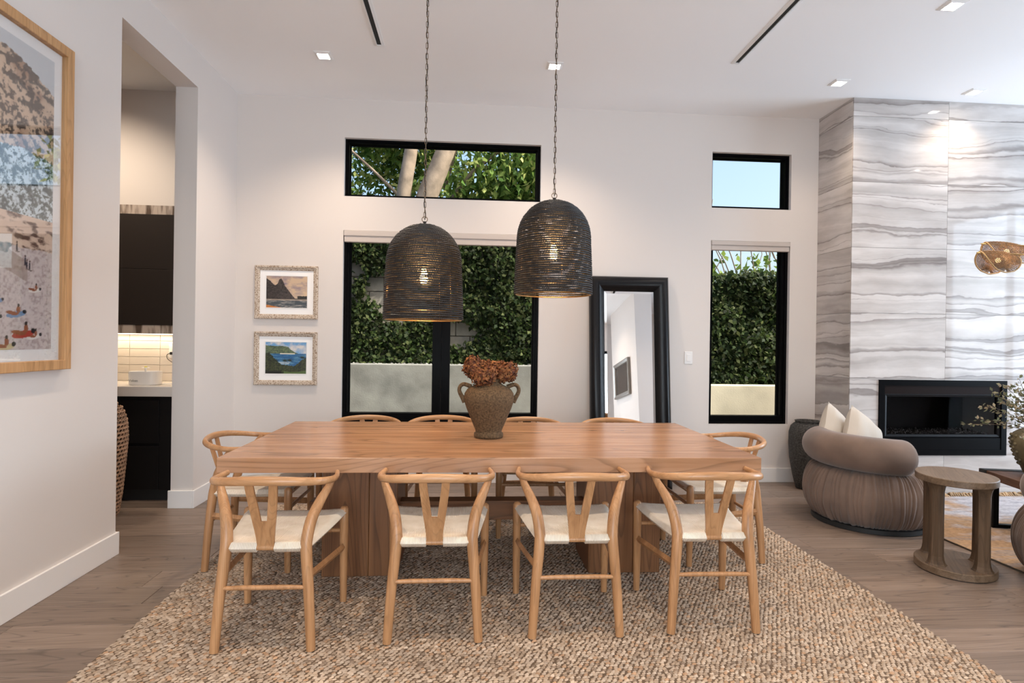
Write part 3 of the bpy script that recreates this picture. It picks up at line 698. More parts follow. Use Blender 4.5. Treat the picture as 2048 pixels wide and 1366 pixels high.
# ------------------------------------------------------------------ pendant lamps
def make_pendant(zb, chain_top):
    t = empty('pendant_lamp'); t['category'] = 'pendant lamp'; t['group'] = 'pendant lamps over the dining table'
    Hs = .555; R = .229
    def rad(h):  # h from bottom 0..1
        if h < .55: return R*(1-.055*(h/.55)**1.3)
        q = (h-.55)/.45; return R*.945*(max(0, 1-q**2.35))**.5
    # rows of beaded cord
    rows_ = []; h = .008; prev = None
    pitch = .0124
    pts = []
    hh = np.linspace(0, 1, 4000); rr = np.array([rad(v) for v in hh]); arc = np.concatenate([[0], np.cumsum(np.hypot(np.diff(hh)*Hs, np.diff(rr)))])
    nrow = int((arc[-1]-.02)/pitch); Vs = []; Fs = []; off = 0
    for i in range(nrow+1):
        a = i*pitch+.004; z = np.interp(a, arc, hh)*Hs; r = np.interp(a, arc, rr)
        if r < .012: break
        nbead = max(8, int(2*PI*r/.0135)); seg = nbead*4; q = np.arange(seg)/seg*2*PI; n5 = 6
        bead = .0043+.0017*np.abs(np.cos(q*nbead/2+i*1.3))+rng.normal(0, .0003, seg)
        zz = z+.0011*np.sin(q*3+rng.uniform(0, 6))+.0008*np.sin(q*11+rng.uniform(0, 6))+rng.normal(0, .0003, seg)
        thin = np.ones(seg)
        for _ in range(2):
            if rng.random() < .55:
                c0 = rng.uniform(0, 2*PI); thin[np.abs((q-c0+PI) % (2*PI)-PI) < rng.uniform(.05, .22)] = .72
        bead = bead*thin
        a5 = np.arange(n5)/n5*2*PI
        Rr = r+bead[:, None]*1.0*np.cos(a5)[None]; Zz = zz[:, None]+bead[:, None]*.98*np.sin(a5)[None]
        Vv = np.stack([Rr*np.cos(q)[:, None], Rr*np.sin(q)[:, None], Zz], 2).reshape(-1, 3)
        I = np.arange(seg)[:, None]*n5+np.arange(n5)[None]; J = ((np.arange(seg)+1) % seg)[:, None]*n5+np.arange(n5)[None]
        K = np.roll(I, -1, 1); Lq = np.roll(J, -1, 1)
        Fs.append(np.stack([I, K, Lq, J], 2).reshape(-1, 4)+off); Vs.append(Vv); off += len(Vv)
    sh = np_mesh('beaded_shade', np.concatenate(Vs), np.concatenate(Fs), W_['cordblack'], t, smooth=True, kind='stuff')
    for k in range(16):
        q = 2*PI*k/16; MB().tube([((rad(v)-.009)*math.cos(q), (rad(v)-.009)*math.sin(q), v*Hs) for v in np.linspace(0, .985, 14)], .0014, 5).build('wire_rib', W_['bronze'], sh)
    MB().tube([((R-.008)*math.cos(2*PI*k/64), (R-.008)*math.sin(2*PI*k/64), .0) for k in range(64)], .0035, 8, closed=True).build('rim_ring', W_['brass'], t, smooth=True)
    MB().tube([((R-.010)*math.cos(2*PI*k/64), (R-.010)*math.sin(2*PI*k/64), .045) for k in range(64)], .002, 6, closed=True).build('inner_ring', W_['brass'], t, smooth=True)
    MB().lathe([(.002, .30), (.018, .302), (.020, .33), (.018, .36), (.006, .372), (.004, .565), (.010, .567), (.010, .575), (.002, .577)], 16).build('socket', W_['socket'], t, smooth='auto')
    MB().lathe([(.004, .205), (.016, .212), (.022, .235), (.021, .262), (.014, .288), (.012, .30)], 16).build('bulb', W_['bulb'], t, smooth=True)
    MB().tube([(.016*math.cos(a), 0, .588+.016*math.sin(a)) for a in np.linspace(0, 2*PI, 20, endpoint=False)], .0022, 6, closed=True).build('top_loop', W_['bronze'], t, smooth=True)
    # chain with the electric cord threaded beside it
    cl = chain_top-zb-.600
    cord = MB().tube([(.004*math.sin(k*1.1), .004*math.cos(k*.9), .585+cl*k/60) for k in range(61)], .0022, 6).build('chain_cord', W_['cordblack'], t, smooth=True)
    lk = None; step = .031; nl = int(cl/step)
    for k in range(nl+1):
        if lk is None:
            pth = [(.0062*math.cos(a), 0, (.0125 if math.sin(a) > 0 else -.0125)+.0062*math.sin(a)) for a in np.linspace(0, 2*PI, 14, endpoint=False)]
            lk = MB().tube(pth, .0017, 5, closed=True).build('chain_link', W_['bronze'], cord, smooth=True, loc=(0, 0, .612))
        else: inst(lk, (0, 0, .612+k*step), None, (0, 0, (PI/2)*(k % 2)+.25*math.sin(k*2.1)))
    MB().lathe([(.055, chain_top-zb-.022), (.06, chain_top-zb-.008), (.06, chain_top-zb-.001)], 24).build('canopy', W_['bronze'], t, smooth='auto')
    return t
p1 = make_pendant(1.444, H); p1.location = (-.274, 3.45, 1.444); p1['label'] = 'lower of the two dark beaded dome pendant lamps, on the left'
p2 = make_pendant(1.607, H); p2.location = (.489, 3.45, 1.607); p2['label'] = 'higher of the two dark beaded dome pendant lamps, on the right'
for p in (p1, p2): light('pendant_bulb_light', 'POINT', (p.location.x, 3.45, p.location.z+.175), 7, (1.0, .55, .22), shadow_soft_size=.022)

# ------------------------------------------------------------------ leaning floor mirror
mw, mh = .748, 1.955; tilt = math.atan2(.20, 1.94)
mr = empty('leaning_mirror', (1.481, 5.185, 0), 0, 'tall black leather framed mirror leaning against the white wall', 'mirror'); mr.rotation_euler = (-tilt, 0, 0)
MB().frame(mw, mh, [(0, .05), (0, .0), (.012, -.018), (.04, -.034), (.075, -.030), (.105, -.010), (.138, .018), (.142, .03), (.142, .05)]).build('frame', W_['leather'], mr, smooth='auto', loc=(0, 0, mh/2))
MB().frame(mw-.262, mh-.262, [(.008, .0185), (.03, .0145), (.03, .03), (.008, .03)]).build('bevelled_edge', W_['mirror'], mr, loc=(0, 0, mh/2))
MB().box(-mw/2+.16, mw/2-.16, .0140, .03, .16, mh-.16).build('mirror_glass', W_['mirror'], mr)

# ------------------------------------------------------------------ pictures
def print_mesh(name, w, h, nu, nv, fn, mat, parent, y):
    u, v = np.meshgrid(np.linspace(0, 1, nu), np.linspace(0, 1, nv)); col = fn(u.ravel(), v.ravel())
    V = np.stack([(u.ravel()-.5)*w, np.full(u.size, y), (v.ravel()-.5)*h], 1)
    I = (np.arange(nv-1)[:, None]*nu+np.arange(nu-1)[None]).ravel()
    return np_mesh(name, V, np.stack([I, I+1, I+nu+1, I+nu], 1), mat, parent, np.clip(col, 0, 1))
def vnoise(x, y, seed=0, oct=4):
    r = np.random.default_rng(seed); G_ = r.random((64, 64)); out = 0; amp = 1; tot = 0
    for o in range(oct):
        xi, yi = np.floor(x).astype(int), np.floor(y).astype(int); fx, fy = x-xi, y-yi; fx = fx*fx*(3-2*fx); fy = fy*fy*(3-2*fy)
        g = lambda a, b: G_[a % 64, b % 64]
        out = out+amp*((g(xi, yi)*(1-fx)+g(xi+1, yi)*fx)*(1-fy)+(g(xi, yi+1)*(1-fx)+g(xi+1, yi+1)*fx)*fy); tot += amp; amp *= .55; x = x*2.03+11.3; y = y*2.03+5.7
    return out/tot
def mixc(a, b, t): return a*(1-t[:, None])+b*t[:, None]
S = lambda *c: np.array(srgb(*c))
def art_peak(u, v):
    n1 = vnoise(u*5, v*8, 1); n2 = vnoise(u*30, v*30, 2)
    c = mixc(S(205, 178, 150)[None]*np.ones((len(u), 1)), S(140, 125, 135)[None], np.clip((n1-.35)*2.6, 0, 1))
    c = mixc(c, S(226, 200, 160)[None], np.clip((.62-v)*2.2, 0, 1)*np.clip((u-.35)*2, 0, 1)*.6)
    sil = np.interp(u, [0, .08, .16, .22, .28, .32, .36, .40, .46, .55, .62, .68, .70], [.93, .86, .76, .70, .76, .90, .92, .86, .68, .54, .42, .34, .30])+(.03*(n2-.5))
    m = v < sil
    c[m] = mixc(S(88, 78, 74)[None]*np.ones((m.sum(), 1)), S(44, 38, 36)[None], np.clip(n2[m]*1.4-.1+(.5-u[m])*.5, 0, 1))
    m = (v < .36+.04*vnoise(u*14, u*0, 4)) & (u > .76); c[m] = S(46, 42, 36)*(.6+.8*n2[m][:, None])
    m = v < .27; k = vnoise(u*12, v*44, 5); c[m] = mixc(S(70, 78, 84)[None]*np.ones((m.sum(), 1)), S(165, 160, 155)[None], np.clip((k[m]-.45)*3, 0, 1))
    m = (v < .275) & (v > .235); c[m] = mixc(c[m], S(190, 170, 150)[None], np.full(m.sum(), .5))
    m = v < np.interp(u, [0, .35, .4], [.10, .015, 0]); c[m] = S(190, 120, 62)*(.8+.4*n2[m][:, None])
    return c
def art_bay(u, v):
    n1 = vnoise(u*6, v*6, 11); n2 = vnoise(u*34, v*34, 12)
    c = mixc(S(110, 160, 205)[None]*np.ones((len(u), 1)), S(215, 210, 205)[None], np.clip((n1-.45)*3.5, 0, 1))
    sil = np.interp(u, [0, .12, .25, .4, .55, .62, .72, .8, .84], [.90, .88, .87, .88, .85, .76, .68, .64, .62])+.02*(n2-.5)
    m = v < sil; c[m] = mixc(S(120, 135, 95)[None]*np.ones((m.sum(), 1)), S(62, 78, 66)[None], np.clip(n2[m]*1.6-.2, 0, 1))
    m = v < .63; k = vnoise(u*8, v*40, 13); c[m] = mixc(S(38, 92, 140)[None]*np.ones((m.sum(), 1)), S(96, 150, 178)[None], np.clip((k[m]-.4)*2.5, 0, 1))
    m = (v < .645) & (v > .62) & (u > .36) & (u < .72); c[m] = S(225, 220, 205)
    m = (v < .38) & (v > .30) & (n1 > .48); c[m] = mixc(c[m], S(205, 215, 215)[None], np.full(m.sum(), .5))
    hill = np.interp(u, [0, .1, .2, .3, .4, .55, .7, .8, .9, 1], [.62, .66, .52, .38, .30, .27, .25, .34, .46, .52])+.06*(n2-.5)
    m = v < hill; c[m] = mixc(S(72, 80, 46)[None]*np.ones((m.sum(), 1)), S(26, 32, 24)[None], np.clip(n2[m]*1.8-.35, 0, 1))
    for (px, top, w) in ((.475, .40, .006), (.59, .41, .007), (.90, .50, .006), (.25, .40, .005)):
        m = (np.abs(u-px) < w*.6) & (v < top) & (v > .1); c[m] = S(88, 84, 66)
        for a in range(7):
            q = a*PI/6; L2 = .09
            du, dv = (u-px), (v-top); s_ = du*math.cos(q)+dv*math.sin(q); e_ = -du*math.sin(q)+dv*math.cos(q)+.9*s_*s_/L2*.6
            m = (s_ > 0) & (s_ < L2) & (np.abs(e_) < .012*(1-s_/L2)+.003); c[m] = S(34, 44, 30)
    m = (v < .09+.03*np.sin(u*7)) & (u > .45); c[m] = S(84, 104, 60)*(.8+.4*n2[m][:, None])
    m = (v < .1) & (u < .4); c[m] = S(22, 26, 20)
    return c
def small_picture(cz, fn, lab, cx=-1.665):
    t = empty('framed_painting', (cx, D-.002, cz), 0, lab, 'picture', 'small framed paintings')
    w, h = .558, .482; pr = [(0, 0), (0, -.022), (.006, -.026), (.016, -.026), (.020, -.020), (.028, -.020), (.040, -.014), (.043, -.006), (.043, 0)]
    MB().frame(w, h, pr).build('frame', W_['wx'], t)
    MB().box(-w/2+.04, w/2-.04, -.006, -.001, -h/2+.04, h/2-.04).build('mat_board', W_['mat'], t)
    MB().frame(.376, .300, [(0, -.006), (.0, -.0085), (.006, -.0085), (.008, -.0062)]).build('mat_bevel', W_['white'], t, loc=(0, 0, .004))
    print_mesh('print', .366, .290, 170, 136, fn, W_['print'], t, -.0070).location = (0, 0, .004)
small_picture(1.737, art_peak, 'upper framed painting of a dark mountain peak above the sea')
small_picture(1.138, art_bay, 'lower framed painting of a blue bay with palm trees')
# large beach photograph on the left wall: spans y from 1.9 to 3.28
def art_beach(u, v):  # u grows towards the back wall
    A = 1.30/1.66
    n1 = vnoise(u*9*A, v*9, 21); n2 = vnoise(u*62*A, v*62, 22); n3 = vnoise(u*130*A, v*130, 23, 3)
    one = np.ones((len(u), 1))
    rock = mixc(S(214, 186, 160)*one, S(150, 108, 82)[None], np.clip((n1-.42)*4, 0, 1)); rock = mixc(rock, S(48, 36, 32)[None], np.clip((n2*.6+n3*.25+n1*.25-.50)*14, 0, 1)*.9)
    c = rock.copy()
    m = v > np.interp(u, [0, .6, .8, 1.0], [.90, .955, .94, .87])+.02*n2; c[m] = S(205, 210, 215)
    fol = (v < .625+.05*n1) & (v > .43); k = np.clip((n2-.45)*5, 0, 1)
    c[fol] = mixc(S(208, 224, 232)*np.ones((fol.sum(), 1)), S(44, 62, 66)[None], k[fol])
    m = fol & (n3 > .58); c[m] = S(70, 86, 84)
    um = (v <= .44) & (v > .315); c[um] = mixc(S(222, 196, 176)*np.ones((um.sum(), 1)), S(96, 68, 56)[None], np.clip((vnoise(u*30*A, v*60, 24)[um]-.48)*6, 0, 1))
    sand = v <= .325+.02*n1; c[sand] = mixc(S(214, 202, 200)*np.ones((sand.sum(), 1)), S(176, 160, 158)[None], np.clip((n3[sand]-.45)*3, 0, 1))
    path = sand & (np.abs(v-.30+(u-.7)*.25) < .02+.03*n1) & (u < .86); c[path] = mixc(c[path], S(150, 128, 116)[None], np.full(path.sum(), .6))
    rk = sand & (v > .23) & (n1 > .60) & (u < .80); c[rk] = mixc(S(146, 124, 110)*np.ones((rk.sum(), 1)), S(52, 42, 38)[None], np.clip((n2[rk]-.4)*4, 0, 1))
    r = np.random.default_rng(5)
    def blob(cu, cv, su, sv, colr, rot=0):
        du, dv = (u-cu)*A, v-cv; a, b_ = du*math.cos(rot)+dv*math.sin(rot), -du*math.sin(rot)+dv*math.cos(rot)
        m = (a/su)**2+(b_/sv)**2 < 1; c[m] = np.array(colr)
    # bathers lying on towels, walkers
    for (cu, cv, s_) in ((.90, .045, .8), (.70, .155, .7), (.63, .012, .8), (.80, .118, 1.0), (.84, .055, 1.2), (.74, .012, 1.1), (.68, .10, .9), (.60, .05, 1.0), (.52, .14, .8), (.90, .20, .7), (.42, .08, 1.0), (.30, .15, .9), (.20, .06, 1.0), (.10, .12, .9)):
        blob(cu, cv-.004*s_, .040*s_, .010*s_, S(*random.choice([(176, 66, 54), (120, 150, 186), (232, 228, 222), (84, 78, 80), (206, 190, 150)])), .15)
        sk = S(150, 88, 58); blob(cu-.02*s_, cv, .026*s_, .006*s_, sk, -.1); blob(cu+.012*s_, cv+.012*s_, .008*s_, .012*s_, sk); blob(cu+.012*s_, cv+.026*s_, .005*s_, .006*s_, S(40, 26, 22)); blob(cu+.045*s_, cv+.006*s_, .008*s_, .007*s_, S(30, 28, 32))
    for (cu, cv) in ((.845, .29), (.87, .275), (.855, .278), (.80, .33), (.62, .30)):
        blob(cu, cv, .004, .014, S(58, 52, 64)); blob(cu, cv+.017, .003, .004, S(70, 44, 34)); blob(cu+.005, cv-.013, .010, .002, S(120, 104, 98))
    return c
bp_ = empty('framed_beach_photograph', (L_+.002, 2.530, 1.975), PI/2, 'large oak framed beach photograph with white mat on the left wall', 'picture')
BW, BHh = 1.355, 1.652
MB().frame(BW, BHh, [(0, 0), (0, -.044), (.003, -.046), (.046, -.046), (.049, -.044), (.049, -.012), (.049, 0)]).build('frame', W_['oakframe'], bp_)
MB().box(-BW/2+.045, BW/2-.045, -.014, -.002, -BHh/2+.045, BHh/2-.045).build('mat_board', W_['mat'], bp_)
print_mesh('print', BW-.21, BHh-.21, 330, 420, art_beach, W_['print'], bp_, -.0150)
MB().box(-BW/2+.047, BW/2-.047, -.030, -.027, -BHh/2+.047, BHh/2-.047).build('glazing', glass_mat('picture_glass', (1, 1, 1), .35), bp_)
# framed mirror on the partition behind the camera (seen in the leaning mirror)
t = empty('framed_wall_mirror', (3.198, -1.33, 1.93), -PI/2, 'silver framed dark panel on the partition wall, seen in the leaning mirror', 'mirror')
MB().frame(1.15, .74, [(0, 0), (0, -.05), (.02, -.06), (.07, -.045), (.085, -.02), (.085, 0)]).build('frame', plain('pewter_frame', (.25, .23, .21), .35, metal=.7), t)
MB().box(-.51, .51, -.02, -.01, -.305, .305).build('panel', plain('dark_screen', (.03, .025, .022), .08), t)

# light switch
t = empty('light_switch', (2.085, D, 1.19), 0, 'white rectangular light switch plate right of the leaning mirror', 'switch')
MB().box(-.038, .038, -.006, 0, -.060, .060).build('plate', W_['white'], t, bevel=.003)
MB().box(-.017, .017, -.010, -.005, -.034, .034).build('rocker', W_['white'], t, bevel=.002)

# ------------------------------------------------------------------ pantry
PXR = L_-TH                           # right inner side of the pantry
t = empty('base_cabinet', (-3.3, 4.868, 0), 0, 'black drawer base cabinet in the pantry under the white counter', 'cabinet')
MB().box(-.95, PXR+3.3-.002, .02, .575, .092, .838).build('body', W_['cab'], t)
MB().box(-.95, PXR+3.3-.002, .045, .56, .0, .092).build('toe_kick', W_['plinth'], t)
MB().box(-2.472+3.3, PXR+3.3-.003, 0, .02, .092, .838).build('end_panel', W_['cab'], t, bevel=.001)
for x0, x1 in ((-.94, .0), (.004, .824)):
    for z0, z1 in ((.096, .440), (.466, .812)): MB().box(x0, x1, 0, .02, z0, z1).build('drawer_front', W_['cab'], t, bevel=.0015)
tag(MB().box(-4.29, PXR-.001, 4.838, D-.012, .842, .922).build('countertop', W_['counter'], bevel=.004), 'white stone countertop over the black pantry drawers', 'countertop')
t = empty('wall_cabinet', (-3.3, 5.10, 1.345), 0, 'dark brown flat door wall cabinet in the pantry with weathered wood edges', 'cabinet')
MB().box(-.95, PXR+3.3-.002, .02, .335, 0.012, 1.075).build('body', W_['cabup'], t)
MB().box(-.95, PXR+3.3-.002, .004, .02, 0, .071).build('bottom_strip', W_['strip_wood'], t)
MB().box(-.95, PXR+3.3-.002, .004, .02, 1.0, 1.075).build('top_strip', W_['strip_wood'], t)
for x0, x1 in ((-.94, -.1), (-.097, PXR+3.3-.004)):
    for z0, z1 in ((.0725, .5385), (.5415, .999)): MB().box(x0, x1, 0, .02, z0, z1).build('door', W_['cabup'], t, bevel=.001)
sp = empty('wall_backsplash', (0, D, 0)); sp['kind'] = 'structure'
tile0 = None; r_ = 0; z = .9235
while z < 1.342:
    x = -3.286-.261*2
    while x < PXR-.02:
        w = min(.261, PXR-.002-x)
        if tile0 is None: tile0 = MB().box(-.1287, .1287, -.008, 0, -.0338, .0338).build('tile', W_['tile'], sp, loc=(x+.1305, 0, z+.035), bevel=.0015)
        elif w > .255: inst(tile0, (x+.1305, 0, z+.035))
        else: MB().box(-w/2+.001, w/2-.001, -.008, 0, -.0338, .0338).build('tile', W_['tile'], sp, loc=(x+w/2, 0, z+.035))
        x += .261
    z += .0715
ls = tag(MB().box(-4.2, PXR-.03, 5.395, 5.415, 1.338, 1.344).build('led_light_strip', W_['strip']), 'warm LED light strip under the pantry wall cabinet', 'light strip')
light('under_cabinet_light', 'AREA', (-3.0, 5.38, 1.335), 3.0, (1.0, .78, .52), (math.radians(-8), 0, 0), shape='RECTANGLE', size=1.3, size_y=.03)
light('pantry_fill_spot', 'SPOT', (-3.3, 4.35, H-.03), 105, (1.0, .82, .64), (math.radians(32), 0, 0), spot_size=math.radians(105), spot_blend=.9, shadow_soft_size=.06)  # unseen spot added to brighten the pantry back wall
# pet fountain
t = empty('pet_water_fountain', (-2.662, 5.02, .922), 0, 'white oval pet water fountain with small flower spout on the pantry counter', 'pet fountain')
m = MB(); prof = [(0.0, .0), (.93, .0), (1.0, .006), (1.03, .105), (1.0, .112), (.94, .108), (.90, .098), (.0, .095)]; V = []; n = 40
for (s_, z) in prof:
    for k in range(n):
        q = 2*PI*k/n; V.append((s_*.118*math.copysign(abs(math.cos(q))**.75, math.cos(q)), s_*.082*math.copysign(abs(math.sin(q))**.75, math.sin(q)), z))
m.add(V, [(i*n+k, i*n+(k+1) % n, (i+1)*n+(k+1) % n, (i+1)*n+k) for i in range(len(prof)-1) for k in range(n)])
m.build('basin', W_['white'], t, smooth='auto')
MB().tube([(0, 0, .09), (0, 0, .138)], .009, 10).build('spout_stem', W_['white'], t, smooth='auto')
fl = plain('flower_yellow', (.75, .68, .08), .5)
for k in range(6):
    q = 2*PI*k/6; MB().sphere((.019*math.cos(q), .019*math.sin(q), .141), .014, 10, 6, (1, 1, .25)).build('flower_petal', W_['white'], t, smooth=True)
MB().sphere((0, 0, .146), .012, 10, 6, (1, 1, .6)).build('flower_center', fl, t, smooth=True)
tcu = bpy.data.curves.new('brand_lettering', 'FONT'); tcu.body = 'Veken'; tcu.size = .028; tcu.extrude = .0004; tcu.align_x = 'CENTER'
_tmp = bpy.data.objects.new('lettering_curve', tcu); C.objects.link(_tmp); _me = bpy.data.meshes.new_from_object(_tmp.evaluated_get(bpy.context.evaluated_depsgraph_get())); bpy.data.objects.remove(_tmp); to = bpy.data.objects.new('lettering', _me); C.objects.link(to); to.parent = t; to.location = (-.052, -.0835, .030); to.rotation_euler = (PI/2+.02, 0, 0); _me.materials.clear(); _me.materials.append(plain('grey_print', (.22, .22, .22), .6))
t2 = MB().tube(spline([(-2.545, 5.03, .928), (-2.47, 5.05, .930), (-2.38, 5.10, .926), (-2.31, 5.16, .926)], 5), .0028, 6).build('power_cord', W_['white'], smooth=True)
tag(t2, 'thin white power cord running from the pet fountain', 'cord')
t = empty('wall_outlet', (-2.650, D-.008, 1.190), 0, 'white wall outlet with black plug on the pantry backsplash', 'outlet')
MB().box(-.036, .036, -.006, -.0005, -.058, .058).build('plate', W_['white'], t, bevel=.002)
MB().box(-.016, .016, -.034, -.006, -.030, -.006).build('plug', W_['plinth'], t, bevel=.003)
MB().tube(spline([(-.012, -.03, -.018), (-.028, -.05, -.030), (-.026, -.05, -.062), (.0, -.04, -.09), (.05, -.03, -.12)], 5), .0028, 6).build('plug_cord', W_['plinth'], t, smooth=True)
# woven rope basket behind the end of the left wall
t = empty('rope_basket', (-2.655, 4.36, 0), 0, 'tall woven brown rope basket standing just inside the pantry opening', 'basket')
hz = [(.12, .0), (.15, .06), (.168, .2), (.185, .4), (.198, .58), (.192, .70), (.165, .79), (.11, .845), (.05, .86)]
zz_ = [p[1] for p in hz]; rr_ = [p[0] for p in hz]
MB().lathe([(r-.012, z) for r, z in hz], 32).build('lining', plain('basket_lining_brown', (.10, .055, .03), .9), t, smooth=True)  # dark brown lining inside the woven loops
Vs = []; Fs = []; off = 0; arcz = np.linspace(0, .855, 30)
for i, z in enumerate(arcz):
    r = np.interp(z, zz_, rr_); nk = max(10, int(2*PI*r/.032))
    for k in range(nk):
        q0 = 2*PI*(k+.5*(i % 2))/nk; c = np.array([r*math.cos(q0), r*math.sin(q0), z]); tg = np.array([-math.sin(q0), math.cos(q0), 0]); up = np.array([0, 0, 1.]); nr = np.array([math.cos(q0), math.sin(q0), 0])
        a = np.arange(8)/8*2*PI; b5 = np.arange(5)/5*2*PI; Ra, Rb, rt = .0165, .0145, .0052
        ctr = c+np.cos(a)[:, None]*tg*Ra+np.sin(a)[:, None]*up*Rb+nr*(.004*np.sin(a*1+.6))[:, None]
        dr = np.cos(a)[:, None]*tg+np.sin(a)[:, None]*up
        Vv = (ctr[:, None]+rt*(np.cos(b5)[None, :, None]*dr[:, None]+np.sin(b5)[None, :, None]*nr[None, None])).reshape(-1, 3)
        I = np.arange(8)[:, None]*5+np.arange(5)[None]; J = ((np.arange(8)+1) % 8)[:, None]*5+np.arange(5)[None]
        Fs.append(np.stack([I, np.roll(I, -1, 1), np.roll(J, -1, 1), J], 2).reshape(-1, 4)+off); Vs.append(Vv); off += 40
np_mesh('woven_loops', np.concatenate(Vs), np.concatenate(Fs), plain('brown_rope', (.33, .195, .115), .85, vary=.3, vscale=20), t, smooth=True, kind='stuff')

# ------------------------------------------------------------------ swivel armchairs
def fold_noise(q, seed):
    r = np.random.default_rng(seed); s_ = 0
    for k in (23, 37, 53, 71, 97): s_ += math.sin(q*k+r.uniform(0, 6.28)+.8*math.sin(q*5+r.uniform(0, 6)))*(30/k)**.4
    return s_/3
_fr = np.random.default_rng(3); _ph = [( k, _fr.uniform(0, 6.28), _fr.uniform(0, 6.28)) for k in (11, 19, 29, 41, 58)]
def folds(q):
    return sum(math.sin(q*k+a+1.1*math.sin(q*4+b)) for k, a, b in _ph)/3.0
def make_armchair():
    t = empty('swivel_armchair'); t['category'] = 'armchair'; t['group'] = 'velvet swivel armchairs'
    MB().lathe([(.37, .0), (.385, .004), (.385, .035), (.37, .04)], 48).build('plinth', W_['plinth'], t, smooth='auto')
    n, zs = 560, 22; prof = []
    for i in range(zs+1):
        v = i/zs; a = PI*(v-.5)
        prof.append((.362+.088*max(0, math.cos(a))**.62, .036+.384*(.5+.5*math.sin(a)*(1-.0)) if False else .036+.384*v))
    def fn(r, z, q):
        v = (z-.036)/.384; e = .6+.55*abs(2*v-1)**1.5
        sh = .25*math.sin(v*7+q*9)
        f_ = abs(folds(q+sh*.05))**.6
        return r+.024*e*(f_-.72)
    prof += [(.30, .432), (.20, .440), (.05, .442)]
    MB().lathe(prof, n, fn=lambda r, z, q: fn(r, z, q) if z < .425 else r).build('pleated_base', W_['velvet'], t, smooth=True)
    # thick bolster back, open towards +X
    a0, a1 = math.radians(-74), math.radians(-360+66)
    m_ = 60; pth = []; rad = []
    for i in range(m_+1):
        u = i/m_; a = a0+(a1-a0)*u; Rr = .318+.012*math.sin(PI*u)
        pth.append((Rr*math.cos(a), Rr*math.sin(a), .535+.025*math.sin(PI*u)))
        e = min(u, 1-u)/.045; rad.append(.128*math.sqrt(max(.02, 1-(1-min(1, e))**2.2)))
    MB().tube(pth, rad, 28, flat=(1.0, .98)).build('bolster_back', W_['velvet'], t, smooth=True)
    MB().lathe([(.0, .43), (.24, .43), (.268, .445), (.262, .468), (.20, .482), (.05, .486), (0.001, .486)], 40, cap0=False).build('seat_cushion', W_['velvet'], t, smooth=True)
    return t
ac = make_armchair(); ac.location = (3.04, 4.24, 0); ac.rotation_euler = (0, 0, math.radians(-3)); ac['label'] = 'taupe velvet swivel armchair with cushions, between the dining rug and fireplace'
ac2 = dup(ac); ac2.location = (3.52, 2.90, .014); ac2.rotation_euler = (0, 0, math.radians(80)); ac2['label'] = 'taupe velvet swivel armchair cut off by the right edge of the picture'
def pillow(loc, rot, lab):
    n = 16; V = []; Fc = []; sz = .20
    for up in (1, -1):
        for j in range(n+1):
            for i in range(n+1):
                a, b_ = -1+2*i/n, -1+2*j/n; e = (1-a**2)*(1-b_**2)
                pin = 1-.09*(1-abs(a*b_))*max(abs(a), abs(b_))
                V.append((a*sz*pin, up*.095*max(0, e)**.42*(1+.06*math.sin(7*a+3*b_)), b_*sz*pin))
    for u in (0, 1):
        o = u*(n+1)**2
        for j in range(n):
            for i in range(n): Fc.append((o+j*(n+1)+i, o+j*(n+1)+i+1, o+(j+1)*(n+1)+i+1, o+(j+1)*(n+1)+i))
    p = MB().add(V, Fc).build('throw_pillow', W_['linen'], smooth=True); p.location = loc; p.rotation_euler = rot
    tag(p, lab, 'pillow', 'pillows on the armchair')
pillow((2.92, 4.46, .605), (math.radians(-10), math.radians(36), math.radians(28)), 'cream linen pillow at the back of the armchair, nearer the window')
pillow((3.03, 4.30, .60), (math.radians(-14), math.radians(34), math.radians(18)), 'cream linen pillow in front of the other one on the armchair')

# ------------------------------------------------------------------ oval side table
t = empty('oval_side_table', (2.92, 3.302, 0), 1.014, 'small oval wooden side table with octagonal legs beside the armchair', 'side table')
def oval(z0, z1, a, b_, name, mat, bev=.004):
    n = 56; MB().prism([(a*math.cos(2*PI*k/n), b_*math.sin(2*PI*k/n)) for k in range(n)], z0, z1).build(name, mat, t, bevel=bev, smooth='auto')
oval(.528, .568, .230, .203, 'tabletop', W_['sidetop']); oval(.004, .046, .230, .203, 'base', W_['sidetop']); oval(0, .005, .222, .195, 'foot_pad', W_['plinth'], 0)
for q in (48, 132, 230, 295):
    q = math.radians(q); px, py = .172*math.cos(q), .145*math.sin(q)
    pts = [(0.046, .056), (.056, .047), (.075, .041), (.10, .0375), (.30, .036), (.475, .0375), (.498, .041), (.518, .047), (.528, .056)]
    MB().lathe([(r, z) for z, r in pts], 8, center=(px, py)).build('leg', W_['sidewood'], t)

# ------------------------------------------------------------------ living area: rug, coffee table, urn with branches, dark jar, shell chandelier
ax0, ax1, ay0, ay1 = 3.27, 6.3, 1.3, 4.86
u, v = np.meshgrid(np.linspace(0, 1, 220), np.linspace(0, 1, 260)); X = ax0+u*(ax1-ax0); Y = ay0+v*(ay1-ay0)
nz = vnoise(X.ravel()*4, Y.ravel()*40, 31); nz2 = vnoise(X.ravel()*3, Y.ravel()*5, 32); nz3 = vnoise(X.ravel()*60, Y.ravel()*90, 33, 2)
c = mixc(np.array([[.36, .22, .115]])*np.ones((X.size, 1)), np.array([[.40, .38, .40]]), np.clip((nz2-.42)*5+(Y.ravel()-4.2)*1.6, 0, 1)); c = mixc(c, np.array([[.20, .20, .22]]), np.clip((nz-.52)*4, 0, 1)*.7); c *= (.7+.7*nz3)[:, None]
V = np.stack([X.ravel(), Y.ravel(), .010+.003*nz3+.002*nz], 1); I = (np.arange(259)[:, None]*220+np.arange(219)[None]).ravel()
